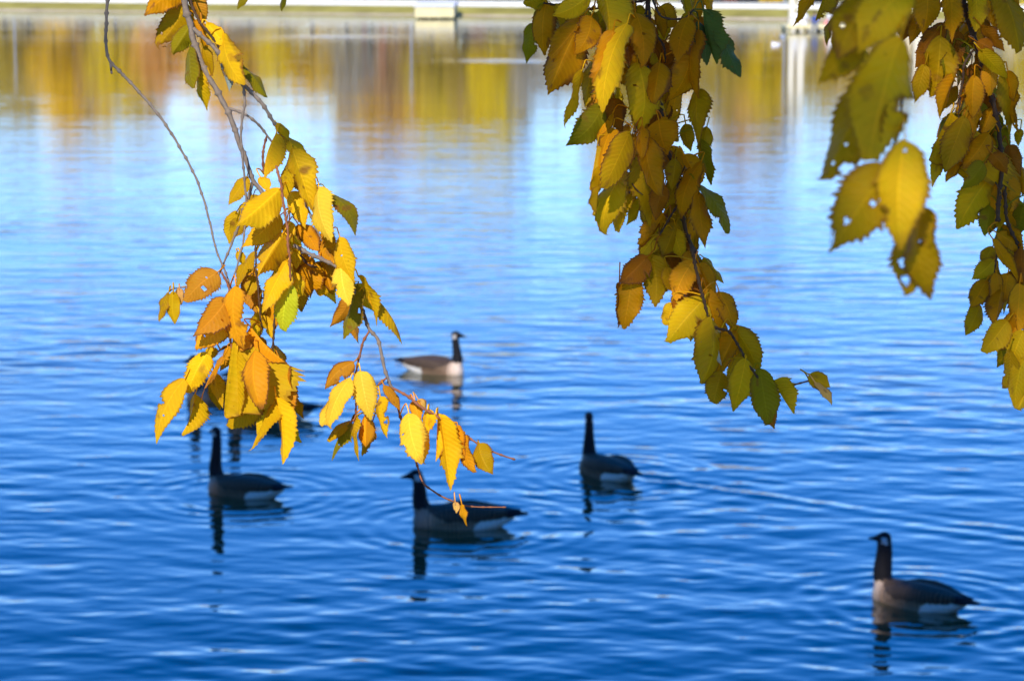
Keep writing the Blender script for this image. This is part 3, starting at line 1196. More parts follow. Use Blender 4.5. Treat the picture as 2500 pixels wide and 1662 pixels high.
GULL = dict(back=(.5, .52, .55), flank=(.8, .8, .8), breast=(.85, .85, .83), rump=(.85, .85, .85), tail=(.3, .3, .32), neck=(.82, .8, .78), cheek=(.8, .8, .8))
for px, py, hd, lab in ((1909, 92, 60, "small white bird with a dark blue mark floating beside the right dock"), (1895, 110, 172, "small pale pinkish bird low on the water near the right dock")):
    p = on_water(px, py)
    make_goose("water_bird", (p.x, p.y, -0.01), R(hd), 0.62, NB + [(.34, .25, .05), (.34, .28, .045)], 0, lab, group="small birds near the far dock", pal=GULL, cat="bird")

# ------------------------------------------------------------------ lake
def build_lake():
    ys = [5.0]
    while ys[-1] < 90:
        ys.append(ys[-1] * 1.00135)
    while ys[-1] < 246:
        ys.append(ys[-1] * 1.012)
    ys = np.array(ys)
    ks = np.concatenate([[-3.2, -1.6, -.9, -.55], np.linspace(-.36, .36, 330), [.55, .9, 1.6, 3.2]])
    Yg, K = np.meshgrid(ys, ks, indexing="ij")
    Xg = K * np.maximum(Yg, 40 * (np.abs(K) > .5))
    H = np.zeros_like(Yg)
    sp = np.maximum(Yg * .00135 * 2.2, Yg * .0022 * .7)
    near = 1 / (1 + (Yg / 34.0) ** 2.1)
    r = np.random.default_rng(5)
    patch = 0.75 + 0.25 * np.sin(Xg * .45 + Yg * .21 + 1) * np.sin(Yg * .33 - Xg * .17) + .18 * np.sin(Xg * 1.1 - Yg * .6)
    for i in range(90):
        lam = math.exp(r.uniform(math.log(.14), math.log(1.15)))
        th = R(-96) + r.normal(0, R(25))
        kx, ky = math.cos(th) * 2 * math.pi / lam, math.sin(th) * 2 * math.pi / lam
        slope = 0.0098 * (lam / .5) ** -0.22
        amp = slope * lam / (2 * math.pi)
        ok = np.clip(lam * 0.9 / sp - 1.5, 0, 1)
        H += amp * ok * np.sin(kx * Xg + ky * Yg + r.uniform(0, 6.28))
    H *= near * patch * 0.95
    # rings and wakes behind the swimming geese
    for gi, (gx, gy, hd) in enumerate(GE):
        dx, dy = Xg - gx, Yg - gy
        fx, fy = math.cos(hd), math.sin(hd)
        rr = np.hypot(dx, dy)
        a = .0028 * np.exp(-((rr - .75) / .5) ** 2) * np.sin(rr * 2 * math.pi / .21)
        s = -(dx * fx + dy * fy) + .35
        l = np.abs(-dx * fy + dy * fx)
        sp_ = np.clip(s, 0, 99)
        strg = {5: .016, 6: .011}.get(gi, .0045)
        arm = np.exp(-((l - sp_ * .40) / (.13 + .085 * sp_)) ** 2) * np.exp(-sp_ / (3.6 if gi == 5 else 2.0)) * (s > 0)
        lam = .30 + .035 * sp_
        ph = (l * math.cos(R(30)) - s * math.sin(R(30))) + .05 * sp_ * np.sin(sp_ * .8 + gi)
        arm *= .65 + .35 * np.sin(sp_ * 2.3 + l * 1.7 + gi) * np.sin(sp_ * .9 + 2)
        H += a + strg * arm * np.sin(2 * math.pi * ph / .34) + strg * .4 * np.exp(-(l / (.25 + .25 * sp_)) ** 2) * np.exp(-sp_ / 2.4) * (s > .4) * np.sin(2 * math.pi * s / .42)
    H[:, :4] = 0
    H[:, -4:] = 0
    V = np.stack([Xg, Yg, H], -1).reshape(-1, 3).astype(np.float32)
    nr, nc = Yg.shape
    i, j = np.meshgrid(np.arange(nr - 1), np.arange(nc - 1), indexing="ij")
    a = (i * nc + j).ravel()
    F = np.stack([a, a + 1, a + nc + 1, a + nc], -1).astype(np.int32)
    me = bpy.data.meshes.new("lake_water")
    me.vertices.add(len(V))
    me.vertices.foreach_set("co", V.ravel())
    me.loops.add(F.size)
    me.loops.foreach_set("vertex_index", F.ravel())
    me.polygons.add(len(F))
    me.polygons.foreach_set("loop_start", np.arange(0, F.size, 4, dtype=np.int32))
    me.polygons.foreach_set("use_smooth", np.ones(len(F), bool))
    me.update(calc_edges=True)
    o = bpy.data.objects.new("lake_water", me)
    COL.objects.link(o)
    tag(o, "blue rippled lake water reflecting sky and autumn trees", None, kind="structure")
    t = NT("lake_water")
    geo = t.n("ShaderNodeNewGeometry")
    pos = geo.outputs["Position"]
    sx = t.n("ShaderNodeSeparateXYZ", ins={0: pos})
    yy = sx.outputs[1]
    mp = t.n("ShaderNodeMapping")
    mp.inputs["Scale"].default_value = (0.45, 1.3, 1)
    t.set(mp.inputs["Vector"], pos)
    n1 = t.noise(2.6, 3, 0.55, mp.outputs[0])
    mp2 = t.n("ShaderNodeMapping")
    mp2.inputs["Scale"].default_value = (0.10, 0.55, 1)
    t.set(mp2.inputs["Vector"], pos)
    n2 = t.noise(1.0, 3, 0.55, mp2.outputs[0])
    # breeze patches: low-frequency streaks where the surface is rougher
    mp3 = t.n("ShaderNodeMapping")
    mp3.inputs["Scale"].default_value = (0.02, 0.11, 1)
    t.set(mp3.inputs["Vector"], pos)
    pt = t.noise(1.0, 3, 0.6, mp3.outputs[0])
    far = t.n("ShaderNodeMapRange", interpolation_type="SMOOTHSTEP")
    t.set(far.inputs[0], yy)
    far.inputs[1].default_value = 30
    far.inputs[2].default_value = 85
    far.inputs[3].default_value = 1.0
    far.inputs[4].default_value = 0.33
    st = t.math("MULTIPLY", far.outputs[0], t.math("ADD", t.math("MULTIPLY", pt, 1.5), 0.15))
    # two long wind streaks on the calm far water
    for (px, py, hw_) in ((840, 91, 120), (1225, 150, 90)):
        p = on_water(px, py)
        ex = t.math("DIVIDE", t.math("SUBTRACT", sx.outputs[0], p.x), hw_ / FPX * p.y)
        ey = t.math("DIVIDE", t.math("SUBTRACT", yy, p.y), 3.6 * p.y * p.y / (FPX * CAM_H))
        g = t.math("POWER", 2.718, t.math("MULTIPLY", t.math("ADD", t.math("MULTIPLY", ex, ex), t.math("MULTIPLY", ey, ey)), -1.0))
        st = t.math("ADD", st, t.math("MULTIPLY", g, 2.4))
    h = t.math("MULTIPLY", t.math("ADD", t.math("MULTIPLY", n1, 0.5), n2), st)
    b = t.n("ShaderNodeBump")
    b.inputs["Strength"].default_value = 1.0
    b.inputs["Distance"].default_value = 0.028
    t.set(b.inputs["Height"], h)
    silt = t.noise(0.25, 3, 0.5, pos)
    col = t.mix(silt, (0.030, 0.034, 0.013, 1), (0.048, 0.050, 0.020, 1))
    bs = t.bsdf(col, 0.03, 0.5, b.outputs[0])
    bs.inputs["IOR"].default_value = 2.1
    me.materials.append(t.done(bs))
    return o


build_lake()

# ------------------------------------------------------------------ far shore
M_GRASS = plain("park_grass", (.33, .28, .06), .35, .35, .9, .1, .4, .05)
M_SHORE = plain("shore_sand", (.48, .38, .24), .2, .8, .9, .1, .3, .03)
M_WHITE = plain("white_painted_concrete", (.72, .70, .66), .06, 1.0, .7, .3, .1)
M_CREAM = plain("cream_concrete", (.82, .68, .34), .12, 1.2, .75, .3, .15)
M_CREAM2 = plain("cream_stucco", (.80, .70, .50), .10, .8, .8, .2, .1)
M_ROOF = plain("red_roof_tiles", (.40, .16, .09), .2, 2.0)
M_DARK = plain("dark_glass", (.03, .035, .04), .1, 2, .15, .5, 0)
M_BARK = plain("tree_bark", (.11, .085, .065), .35, 2.5, .9, .1, .8, .03)
M_POLE = plain("grey_metal", (.20, .21, .22), .08, 2, .45, .5, .05)
SH = 204.0
OBL = 0.5                          # the far shore runs towards the viewer on the right


def shp(px, d0):
    return (d0 - 9) / (1 + OBL * (px - 1250) / FPX)



def wx(px, d):
    return (px - 1250) / FPX * d


prof = [(SH - 1.0, -.5), (SH - .3, -.05), (SH, .05), (SH + .3, .10), (SH + 5, .60), (SH + 7, .66), (SH + 40, .9), (SH + 160, 1.6), (600, 3), (3200, 6)]
xs = [-1500, -500, -200, -120, -60, -30, 0, 30, 60, 120, 200, 500, 1500]
V = [(x, y - OBL * max(-75, min(75, x)), z + (.05 * math.sin(x * .13 + y) if 0 < i < 9 else 0)) for i, (y, z) in enumerate(prof) for x in xs]
nc = len(xs)
F = [(i * nc + j, i * nc + j + 1, (i + 1) * nc + j + 1, (i + 1) * nc + j) for i in range(len(prof) - 1) for j in range(nc - 1)]
o = mesh("ground_far_bank", V, F, M_GRASS)
o.data.materials.append(M_SHORE)
for pl in o.data.polygons:
    if pl.index < 3 * (nc - 1):
        pl.material_index = 1
tag(o, "sunlit grassy bank along the far shore", None, kind="structure")

m = MB()
for k in range(24):
    x0 = -72 + k * 6
    m.box(x0, x0 + 5.98, SH + 7.2, SH + 7.55, .5, 1.10, .02)
wall = empty("promenade_wall", (0, SH + 7.2, .5), -math.atan(OBL))
tag(wall, "long low white concrete wall along the top of the far bank", "wall")
o = m.obj("wall_panel", M_WHITE, wall)
o.location = (0, -SH - 7.2, -.5)
m = MB()
m.box(-72, 72, SH + 7.1, SH + 7.65, 1.102, 1.18, .02)
o = m.obj("coping", M_WHITE, wall)
o.location = (0, -SH - 7.2, -.5)


def place(o, root):
    o.location = -Vector(root.location)
    return o


# fishing pier
D = 194
x0, x1 = wx(1013, D), wx(1112, D)
pier = empty("fishing_pier", ((x0 + x1) / 2, D, 0))
tag(pier, "bright cream concrete fishing pier jutting from the far bank, left of centre", "pier")
place(MB().box(x0 + .08, x1 - .08, D, SH + 3, .12, .95, .03).obj("deck_block", M_CREAM, pier), pier)
place(MB().box(x0, x1, D - .1, SH + 3, .952, 1.2, .03).obj("coping", M_WHITE, pier), pier)
for k in range(4):
    xx = x0 + .35 + k * (x1 - x0 - .7) / 3
    place(MB().tube([(xx, D + .5, -1), (xx, D + .5, .2)], .16, 12).obj("pile", M_CREAM, pier), pier)
place(MB().box(x0 + .02, x0 + .1, D + .2, SH + 2, .3, .8, .01).obj("rubbing_strip", M_POLE, pier), pier)

# boat dock on the right, with bollards, seated person, bag
D = 160
dx0, dx1 = wx(1916, D), wx(2110, D)
dock = empty("boat_dock", ((dx0 + dx1) / 2, D, 0))
tag(dock, "cream boat dock on piles partly behind the hanging leaves at right", "dock")
place(MB().box(dx0, dx1, D, D + 4.2, .22, .42, .03).obj("deck", M_CREAM, dock), dock)
for xx in (dx0 + .2, dx0 + 1.2, dx0 + 2.6, dx1 - .2):
    for yy in (D + .3, D + 3.9):
        place(MB().tube([(xx, yy, -1), (xx, yy, .225)], .12, 12).obj("pile", M_CREAM, dock), dock)
a = [(dx0 + 1.2 + 1.35 * (1 - math.cos(q)) / 2 * 2, D + .15, .20 - .35 * math.sin(q)) for q in np.linspace(0, math.pi, 14)]
place(MB().tube(a, .045, 8).obj("arched_brace", M_BARK, dock), dock)
for k, (px, lab) in enumerate(((1936, "round white bollard at the left corner of the boat dock"), (1957, "round white bollard between the corner one and the seated person"), (2022, "round white bollard right of the person in blue"))):
    xx = wx(px, D + 1)
    st = [(Vector((xx, D + 1, z)), X, Y, r_, r_) for z, r_ in ((.424, .24), (.5, .30), (.62, .20), (.72, .16), (.80, .24), (.92, .32), (1.06, .30), (1.16, .18), (1.19, .05))]
    b = mesh("bollard", *loft(st, 18), M_WHITE)
    tag(b, lab, "bollard", "round white bollards on the dock")


def skin_person(name, joints, edges, loc, rz, label):
    me = bpy.data.meshes.new("tmp")
    me.from_pydata([j[0] for j in joints], edges, [])
    o = bpy.data.objects.new("tmp", me)
    COL.objects.link(o)
    md = o.modifiers.new("s", "SKIN")
    sv = me.skin_vertices[0].data
    for i, j in enumerate(joints):
        sv[i].radius = (j[1], j[1])
        sv[i].use_root = i == 0
    s2 = o.modifiers.new("d", "SUBSURF")
    s2.levels = s2.render_levels = 2
    dg = bpy.context.evaluated_depsgraph_get()
    r = bpy.data.meshes.new_from_object(o.evaluated_get(dg))
    bpy.data.objects.remove(o)
    r.name = name
    ob = bpy.data.objects.new(name, r)
    COL.objects.link(ob)
    ob.location = loc
    ob.rotation_euler = (0, 0, rz)
    r.polygons.foreach_set("use_smooth", [True] * len(r.polygons))
    tag(ob, label, "person")
    return ob


J = [((0, 0, .12), .13), ((.03, 0, .30), .14), ((.10, 0, .50), .15), ((.15, 0, .60), .06), ((.18, 0, .72), .095), ((.20, 0, .80), .085),
     ((.10, .19, .52), .06), ((.22, .24, .30), .05), ((.42, .16, .26), .04), ((.50, .13, .25), .035),
     ((.10, -.19, .52), .06), ((.22, -.24, .30), .05), ((.42, -.16, .26), .04), ((.50, -.13, .25), .035),
     ((.08, .10, .10), .09), ((.45, .13, .14), .075), ((.50, .13, -.25), .05), ((.60, .13, -.30), .045),
     ((.08, -.10, .10), .09), ((.45, -.13, .14), .075), ((.50, -.13, -.25), .05), ((.60, -.13, -.30), .045)]
E = [(0, 1), (1, 2), (2, 3), (3, 4), (4, 5), (2, 6), (6, 7), (7, 8), (8, 9), (2, 10), (10, 11), (11, 12), (12, 13), (0, 14), (14, 15), (15, 16), (16, 17), (0, 18), (18, 19), (19, 20), (20, 21)]
pp = Vector((wx(1984, D), D + .12, .43))
pe = skin_person("person", J, E, pp, R(-100), "person in a blue jacket sitting hunched on the edge of the dock")
M_JACKET = plain("blue_jacket", (.05, .10, .30), .2, 8)
M_SKIN = plain("skin", (.55, .32, .22), .08, 8)
M_JEANS = plain("grey_trousers", (.20, .22, .27), .2, 8)
M_HAIR = plain("brown_hair", (.06, .04, .03), .2, 20)
for mm in (M_JACKET, M_SKIN, M_JEANS):
    pe.data.materials.append(mm)
for pl in pe.data.polygons:
    c = pl.center
    pl.material_index = 1 if (c.z > .62 or (c.x > .44 and c.z > .2)) else (2 if c.z < .16 or (c.x > .25 and c.z < .22) else 0)
st = [(Vector((.17, 0, z)), X, Y, a, a) for z, a in ((.73, .10), (.78, .108), (.84, .10), (.885, .06), (.9, .02))]
mesh("hair", *loft(st, 14), M_HAIR, pe)
st = [(Vector((0, 0, z)), X, Y, a, b) for z, a, b in ((0, .15, .1), (.05, .2, .13), (.2, .19, .12), (.3, .14, .06), (.32, .05, .02))]
bag = mesh("bag", *loft(st, 14), plain("pink_cloth", (.75, .30, .25), .15, 8))
bag.location = (wx(2012, D + .6), D + .6, .425)
hm = MB().tube([(-.07, 0, .29), (-.05, 0, .42), (.05, 0, .42), (.07, 0, .29)], .015, 6).obj("handle", bag.data.materials[0], bag)
tag(bag, "small pinkish bag standing on the dock right of the seated person", "bag")

# pavilion with arches, and the pair of tall columns by the dock
D = 196
px0, px1 = wx(2225, D), wx(2470, D)
pav = empty("pavilion", ((px0 + px1) / 2, D, .0))
tag(pav, "pale cream arched waterside pavilion glimpsed through the right branch", "building")
Wp = px1 - px0
m = MB()
m.box(px0 - .2, px1 + .0, D - .4, D + 8, -.5, .8, .05)
place(m.obj("plinth", M_CREAM, pav), pav)
nb = 4
for k in range(nb + 1):
    xx = px0 + k * (Wp - .7) / nb
    place(MB().box(xx, xx + .7, D, D + .6, .802, 4.4, .04).obj("column", M_CREAM2, pav), pav)
for k in range(nb):
    xa = px0 + k * (Wp - .7) / nb + .7
    xb = px0 + (k + 1) * (Wp - .7) / nb
    r_ = (xb - xa) / 2
    V, F = [], []
    N = 16
    for yy in (D + .02, D + .58):
        for q in range(N + 1):
            w = math.pi * q / N
            V.append(((xa + xb) / 2 - r_ * math.cos(w), yy, 3.4 + r_ * math.sin(w)))
        for q in range(N + 1):
            V.append((xa + (xb - xa) * q / N, yy, 4.9))
    n1 = N + 1
    for q in range(N):
        F.append((q, q + 1, n1 + q + 1, n1 + q))
        F.append((2 * n1 + q, 3 * n1 + q, 3 * n1 + q + 1, 2 * n1 + q + 1))
        F.append((q, 2 * n1 + q, 2 * n1 + q + 1, q + 1))
    place(mesh("arch", V, F, M_CREAM2, pav, False), pav)
place(MB().box(px0 - .1, px1 + .1, D - .1, D + 7.8, 4.902, 6.2, .04).obj("wall", M_CREAM2, pav), pav)
place(MB().box(px0 + .02, px1 - .02, D + 4.5, D + 4.8, .81, 4.9).obj("back_wall", M_CREAM2, pav), pav)
rv = [(px0 - .5, D - .5, 6.22), (px1 + .5, D - .5, 6.22), (px1 + .5, D + 8.2, 6.22), (px0 - .5, D + 8.2, 6.22), (px0 + 2, D + 3.9, 7.6), (px1 - 2, D + 3.9, 7.6)]
place(mesh("roof", rv, [(0, 1, 5, 4), (1, 2, 5), (2, 3, 4, 5), (3, 0, 4), (3, 2, 1, 0)], M_ROOF, pav, False), pav)

D2 = 170
cols = empty("gate_columns", (wx(1940, D2), D2, 0))
tag(cols, "pair of tall pale columns rising beside the boat dock", "columns")
for px, wd in ((1928, .42), (1950, .5)):
    xx = wx(px, D2)
    place(MB().box(xx - wd / 2, xx + wd / 2, D2, D2 + .5, -1, 5.0, .03).obj("column", M_CREAM2, cols), cols)
    place(MB().box(xx - wd / 2 - .08, xx + wd / 2 + .08, D2 - .08, D2 + .58, 5.002, 5.2, .03).obj("capital", M_WHITE, cols), cols)

# pale pink building behind the trees
D = shp(912, 232)
bx0, bx1 = wx(884, D), wx(942, D)
hb = empty("park_building", ((bx0 + bx1) / 2, D, .8))
tag(hb, "narrow pink and white building beyond the far wall, seen as a pale reflection", "building")
M_PINK = plain("pink_brick", (.62, .25, .20), .15, 3)
place(MB().box(bx0, bx1, D, D + 5, .6, 7.6, .03).obj("wall", M_PINK, hb), hb)
place(MB().box(bx0 + .65, bx1 - .6, D - .06, D - .004, .8, 7.2, .01).obj("white_bay", M_WHITE, hb), hb)
place(MB().box(bx0 - .3, bx1 + .3, D - .3, D + 5.3, 7.602, 7.95, .03).obj("roof", M_ROOF, hb), hb)
for k in range(3):
    place(MB().box((bx0 + bx1) / 2 - .35, (bx0 + bx1) / 2 + .35, D - .085, D - .062, 1.2 + k * 2, 2.3 + k * 2).obj("window", M_DARK, hb), hb)

for k, (px, lab) in enumerate(((1006, "thin grey lamp post left of the fishing pier"), (1910, "thin grey lamp post left of the boat dock"), (45, "thin grey lamp post at the far left of the opposite shore"))):
    D = shp(px, 221.5)
    lp = empty("lamp_post", (wx(px, D), D, .7))
    tag(lp, lab, "lamp post", "lamp posts along the far shore")
    MB().tube([(0, 0, -.1), (0, 0, .4), (0, 0, .5), (0, 0, 6.2)], [.2, .18, .11, .08], 10).obj("pole", M_POLE, lp, True)
    st = [(Vector((0, 0, z)), X, Y, a, a) for z, a in ((6.2, .08), (6.3, .25), (6.6, .3), (6.75, .2), (6.8, .04))]
    mesh("lamp_head", *loft(st, 12), M_WHITE, lp)


# ------------------------------------------------------------------ trees
def crown_material(name, c):
    t = NT(name)
    co = t.n("ShaderNodeTexCoord").outputs["Object"]
    f = t.noise(.9, 3, .6, co)
    g = t.noise(9, 2, .6, co)
    col = t.mix(f, rgba(tuple(q * .75 for q in c)), rgba(tuple(min(1, q * 1.25) for q in c)))
    col = t.mix(t.math("MULTIPLY", g, .5), col, rgba((c[0] * .95, c[1] * 1.03, c[2])))
    b = t.bsdf(col, .6, .15)
    tr = t.n("ShaderNodeBsdfTranslucent")
    t.set(tr.inputs["Color"], col)
    mx = t.n("ShaderNodeMixShader")
    mx.inputs[0].default_value = .3
    t.set(mx.inputs[1], b.outputs[0])
    t.set(mx.inputs[2], tr.outputs[0])
    return t.done(mx)


def leaf_cloud(P, size, r):
    """numpy: one bent 6-vertex leaf per point"""
    n = len(P)
    d = r.normal(size=(n, 3))
    d[:, 2] -= .6
    d /= np.linalg.norm(d, axis=1)[:, None]
    q = r.normal(size=(n, 3)) * .35 + np.array(SUN)       # blades turn their faces to the light
    s = np.cross(d, q)
    s /= np.linalg.norm(s, axis=1)[:, None]
    nn = np.cross(d, s)
    L = np.broadcast_to(size, (n, 1)) * r.uniform(.7, 1.3, n)[:, None]
    w = L * .32
    V = np.stack([P, P + d * L * .35 + s * w + nn * L * .06, P + d * L * .75 + s * w * .7 + nn * L * .05, P + d * L, P + d * L * .75 - s * w * .7 + nn * L * .05, P + d * L * .35 - s * w + nn * L * .06], 1).reshape(-1, 3)
    b = (np.arange(n) * 6)[:, None]
    F = np.concatenate([b + np.array([0, 1, 2, 3]), b + np.array([0, 3, 4, 5])], 0)
    return V, F


def fast_mesh(name, V, F, mat, parent):
    me = bpy.data.meshes.new(name)
    V = np.asarray(V, np.float32)
    F = np.asarray(F, np.int32)
    k = F.shape[1]
    me.vertices.add(len(V))
    me.vertices.foreach_set("co", V.ravel())
    me.loops.add(F.size)
    me.loops.foreach_set("vertex_index", F.ravel())
    me.polygons.add(len(F))
    me.polygons.foreach_set("loop_start", np.arange(0, F.size, k, dtype=np.int32))
    me.update(calc_edges=True)
    me.materials.append(mat)
    o = bpy.data.objects.new(name, me)
    COL.objects.link(o)
    o.parent = parent
    return o


CROWN = {}


def far_tree(px, D, h, rad, c, word, label, cat="tree"):
    D = shp(px, D)
    e = empty("tree" if cat == "tree" else "shrub", (wx(px, D), D, .75))
    tag(e, label, cat, "trees along the far shore" if cat == "tree" else "shrubs behind the white wall")
    if word not in CROWN:
        CROWN[word] = crown_material(word + "_foliage", c)
    r = np.random.default_rng(int(px * 7 + D) + 5000)
    z0 = h * (.07 if cat == "tree" else .02)
    if cat == "tree":
        h, rad = h * 1.1, rad * 1.5
    cl = []
    for k in range(34 if cat == "tree" else 10):
        u = r.normal(size=3)
        u /= np.linalg.norm(u)
        u *= r.uniform(.35, .95)
        cl.append((u[0] * rad, u[1] * rad, (h + z0) / 2 + u[2] * (h - z0) / 2, rad * r.uniform(.28, .5)))
    pts = []
    for (a, b, z, q) in cl:
        m_ = r.normal(size=(70, 3))
        m_ /= np.linalg.norm(m_, axis=1)[:, None]
        m_ *= (q * r.uniform(.5, 1.0, 70) ** .5)[:, None]
        pts.append(m_ + np.array([a, b, z]))
    V, F = leaf_cloud(np.concatenate(pts), (.36 if h < 14 else .95) if cat == "tree" else .2, r)
    V[:, 2] = np.maximum(V[:, 2], .02)
    fast_mesh("crown", V, F, CROWN[word], e)
    m = MB()
    m.tube([(0, 0, -.2), (0.03, 0, h * .25), (-.05, .05, h * .5), (0, 0, h * .8)], [h * .028, h * .022, h * .014, h * .004], 10)
    if cat == "tree":
        for k in range(6):
            w = k * 1.05 + r.uniform(0, .5)
            zz = h * (.25 + .07 * k)
            m.tube([(0, 0, zz), (rad * .35 * math.cos(w), rad * .35 * math.sin(w), zz + h * .1), (rad * .75 * math.cos(w), rad * .75 * math.sin(w), zz + h * .2)], [h * .012, h * .008, h * .003], 6)
    m.obj("trunk", M_BARK, e, True)


TC = {"golden": (.90, .53, .012), "yellow_green": (.80, .58, .015), "olive": (.55, .39, .05), "orange": (.85, .43, .11), "brown": (.50, .31, .15), "dark_green": (.16, .17, .05), "grey_bare": (.45, .40, .32)}
far_list = [(-40, 226, 9, 3.0, "dark_green"), (20, 224, 8.5, 2.2, "olive"), (80, 233, 9, 2.0, "grey_bare"), (140, 226, 8.6, 2.2, "golden"), (215, 229, 9.6, 2.0, "brown"), (290, 225, 8.6, 2.2, "yellow_green"),
            (390, 226, 8.6, 2.2, "orange"), (470, 228, 9, 2.2, "golden"), (545, 226, 7.6, 2.0, "golden"), (615, 230, 9, 1.9, "brown"), (685, 225, 8.4, 1.6, "yellow_green"), (765, 226, 8.8, 2.2, "golden"),
            (850, 228, 9, 2.0, "grey_bare"), (968, 228, 9, 1.6, "brown"), (1055, 226, 8.2, 2.2, "olive"), (1135, 232, 9, 1.9, "brown"), (1195, 226, 8.6, 1.8, "yellow_green"), (1270, 230, 9, 2.0, "grey_bare"),
            (1360, 226, 9, 2.4, "grey_bare"), (1460, 227, 9, 2.4, "golden"), (1560, 226, 9, 2.4, "olive"), (1660, 227, 9, 2.2, "golden"), (1755, 226, 8.8, 1.9, "olive"), (1805, 232, 9, 1.6, "orange"),
            (1835, 240, 9, 1.8, "brown"), (1862, 226, 8.6, 1.5, "yellow_green"), (1897, 229, 8.6, 1.4, "golden"), (1990, 226, 8.8, 2.4, "olive"), (2090, 227, 9, 2.4, "golden"), (2180, 226, 9, 2.2, "olive"),
            (2330, 236, 11, 3.0, "golden"), (2500, 224, 9, 2.4, "yellow_green"), (2580, 226, 9, 2.6, "olive"),
            (200, 262, 18, 3.6, "golden"), (1000, 270, 17, 3.6, "golden"), (1230, 272, 16, 3.2, "olive"), (60, 268, 16, 3.2, "olive"), (320, 266, 15, 2.8, "olive"), (930, 268, 19, 3.4, "golden"), (1140, 264, 19, 4.4, "yellow_green"), (1850, 266, 17, 3.2, "brown"), (560, 270, 14, 3, "orange"), (1500, 268, 16, 4, "olive")]
WORD = {"golden": "golden yellow", "yellow_green": "yellow green", "olive": "olive green", "orange": "pale orange", "brown": "brownish", "dark_green": "dark green", "grey_bare": "greyish half bare"}
def near_word(px):
    for lim, w in ((100, "behind the far left lamp post"), (700, "behind the bank left of the pink building"), (1000, "beside the pink building"), (1250, "behind the fishing pier"), (1750, "behind the bank between pier and dock"), (2130, "behind the boat dock"), (2600, "around the arched pavilion")):
        if px < lim: return w
cnt = {}
for (px, D, h, r_, w) in far_list:
    s = ("tall " if h > 12 else "") + WORD[w] + " autumn tree " + near_word(px)
    far_tree(px, D, h, r_, TC[w], w, s)
sh_list = [(1035, "dark"), (1130, "dark"), (1165, "rust"), (1215, "dark"), (1262, "dark"), (1755, "dark"), (1785, "rust"), (1815, "dark"), (1862, "bright"), (1888, "bright"), (1842, "dark"), (2000, "dark")]
SCOL = {"dark": (.05, .05, .045), "rust": (.25, .08, .05), "bright": (.75, .5, .02)}
SW = {"dark": "low dark shrub", "rust": "low rust red shrub", "bright": "low bright yellow shrub"}
for px, w in sh_list:
    far_tree(px, 222.2, 1.15, 1.2 if w != "bright" else .7, SCOL[w], "shrub_" + w, SW[w] + " peeping over the white wall " + ("behind the fishing pier" if px < 1300 else "left of the boat dock" if px < 1950 else "behind the boat dock"), "shrub")

# far-off park woods behind everything, one mass of foliage
r = np.random.default_rng(21)
n = 34000
P = np.stack([r.uniform(-120, 120, n), r.uniform(290, 330, n), np.zeros(n)], -1)
top = 8.6 + 2.4 * np.sin(P[:, 0] * .21) + 1.6 * np.sin(P[:, 0] * .53 + 1) + 1.0 * np.sin(P[:, 0] * 1.3)
P[:, 2] = 1.2 + top * r.uniform(0, 1, n) ** .8
Vw, Fw = leaf_cloud(P, 1.0, r)
tag(fast_mesh("distant_woods", Vw, Fw, crown_material("woods_foliage", (.55, .41, .15)), None), "hazy mass of autumn woodland far behind the opposite bank", None, kind="stuff")

# ------------------------------------------------------------------ near bank and the tree the branches hang from
V, F = [], []
ys = [-60, -20, -6, 0, 2, 3.4, 4.6, 5.6, 6.6, 8.5]
zs = [4.2, 3.6, 3.3, 3.2, 2.9, 2.1, 1.2, .45, -.15, -.9]
xs = list(range(-60, 61, 4))
for y, z in zip(ys, zs):
    for x in xs:
        V.append((x, y + (.3 * math.sin(x * .5) if -6 < y < 8 else 0), z + .06 * math.sin(x * 1.3 + y)))
nc = len(xs)
F = [(i * nc + j, i * nc + j + 1, (i + 1) * nc + j + 1, (i + 1) * nc + j) for i in range(len(ys) - 1) for j in range(nc - 1)]
tag(mesh("ground_near_bank", V, F, M_GRASS), "grassy bank under the viewer", None, kind="structure")

tr = empty("tree", (-5.2, -1.2, 3.25))
tag(tr, "large elm overhead whose crown shades the water and whose branches hang into view", "tree")
T0 = Vector(tr.location)
m = MB()
m.tube([(0, 0, -.4), (0, 0, .2), (.1, .05, 1.5), (.0, .2, 3.2), (-.1, .5, 5.5), (.1, .8, 8), (0, 1, 11.5)], [.75, .55, .45, .42, .34, .22, .08], 16)
m.tube([(0, .1, 2.6), (1.5, 2.0, 4.4), (3.2, 3.6, 5.1), (4.7, 4.2, 4.9), (5.4, 4.1, 4.6)], [.24, .18, .12, .07, .03], 12)
m.tube([(0, .2, 4.2), (3.2, 1.2, 6.0), (6.5, 2.2, 6.2), (9.5, 2.6, 5.6)], [.22, .16, .1, .03], 12)
m.tube([(0, .1, 3.6), (2, -2.2, 5.2), (4.4, -3.6, 6.2)], [.22, .14, .04], 12)
for k in range(9):
    w = k * .7 + .2
    z = 3.4 + k * .6
    m.tube([(0, .3, z), (2.4 * math.cos(w), .5 + 2.2 * math.sin(w), z + 1.4), (5 * math.cos(w), .8 + 4.4 * math.sin(w), z + 2.2)], [.2, .12, .03], 10)
m.obj("trunk", M_BARK, tr, True)

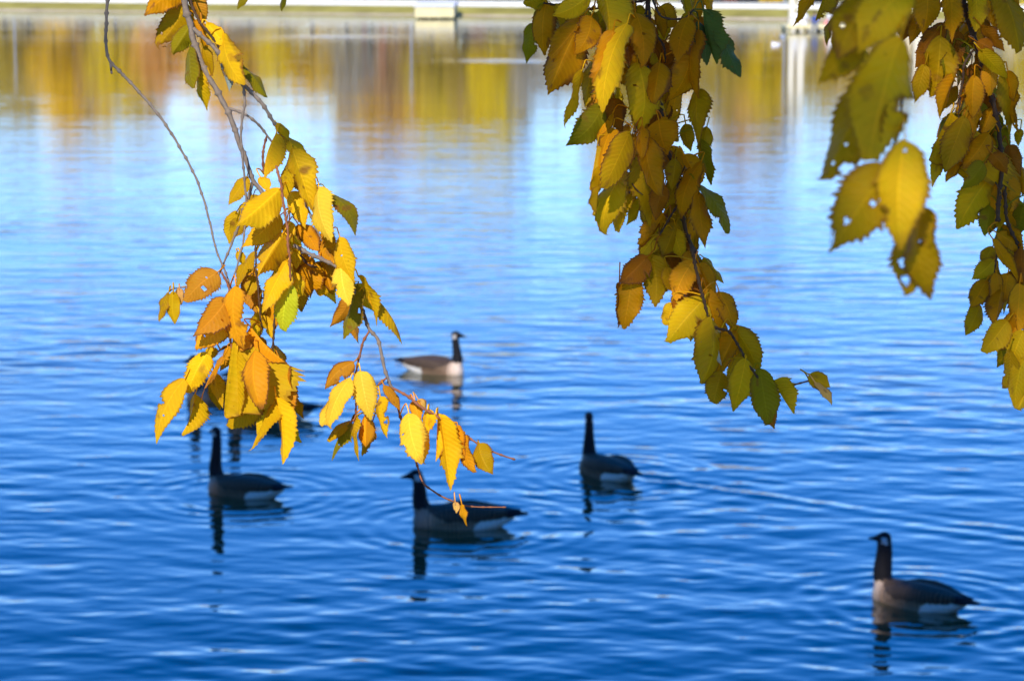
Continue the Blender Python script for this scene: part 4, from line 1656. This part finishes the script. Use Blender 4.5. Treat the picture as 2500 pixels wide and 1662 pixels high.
# crown: leaf positions in an ellipsoid, cut open so sun reaches chosen leaves and two geese
r = np.random.default_rng(3)
cc = np.array([-5.6, 0.4, 13.6])
rad = np.array([8.0, 6.6, 6.4])
n = 62000
u = r.normal(size=(n, 3))
u /= np.linalg.norm(u, axis=1)[:, None]
u *= (r.uniform(0, 1, n) ** (1 / 2.6))[:, None]
P = cc + u * rad
n2 = 26000                       # an unseen lower bough added behind the viewer to shade the right branches
u2 = r.normal(size=(n2, 3))
u2 /= np.linalg.norm(u2, axis=1)[:, None]
u2 *= (r.uniform(0, 1, n2) ** (1 / 2.8))[:, None]
P = np.concatenate([P, np.array([-1.0, -3.4, 10.2]) + u2 * np.array([3.0, 3.0, 2.6])])
n3 = 15000                       # another unseen one added over the right side to cut skylight on leaves
u3 = r.normal(size=(n3, 3))
u3 /= np.linalg.norm(u3, axis=1)[:, None]
u3 *= (r.uniform(0, 1, n3) ** (1 / 2.8))[:, None]
P = np.concatenate([P, np.array([2.6, 1.2, 8.9]) + u3 * np.array([4.2, 3.6, 2.0])])
n2 += n3
n += n2
S = np.array(SUN)
e1 = np.cross(S, [0, 0, 1.0])
e1 /= np.linalg.norm(e1)
e2 = np.cross(e1, S)


def proj(q):
    q = np.asarray(q)
    return np.stack([q @ e1, q @ e2], -1)


keep = P[:, 2] > 6.9
pq = proj(P)
lit = np.concatenate([proj(np.array([a for a, _ in LIT_POINTS])), np.array([[q] for _, q in LIT_POINTS])], 1)
cell = {}
for a in lit:
    cell.setdefault((int(a[0] // .25), int(a[1] // .25)), []).append(a)
for i in range(n):
    if not keep[i]:
        continue
    ca, cb = int(pq[i, 0] // .25), int(pq[i, 1] // .25)
    for da in (-1, 0, 1):
        for db in (-1, 0, 1):
            for a in cell.get((ca + da, cb + db), ()):
                if (a[0] - pq[i, 0]) ** 2 + (a[1] - pq[i, 1]) ** 2 < a[2] ** 2:
                    keep[i] = False
g = on_water(1058, 905)
g7 = on_water(2150, 1462)
for g, zc, rr in ((g, .25, 1.0), (g7, .12, .24)):
    a = proj(np.array([[g.x, g.y, zc]]))[0]
    keep &= np.hypot(pq[:, 0] - a[0], pq[:, 1] - a[1]) > rr
size = np.where(np.arange(n) < n - n2, .2, .13)[keep]
Vc, Fc = leaf_cloud(P[keep], size[:, None], r)
fast_mesh("crown", Vc - np.array(T0), Fc, crown_material("elm_crown_foliage", (.62, .36, .02)), tr)
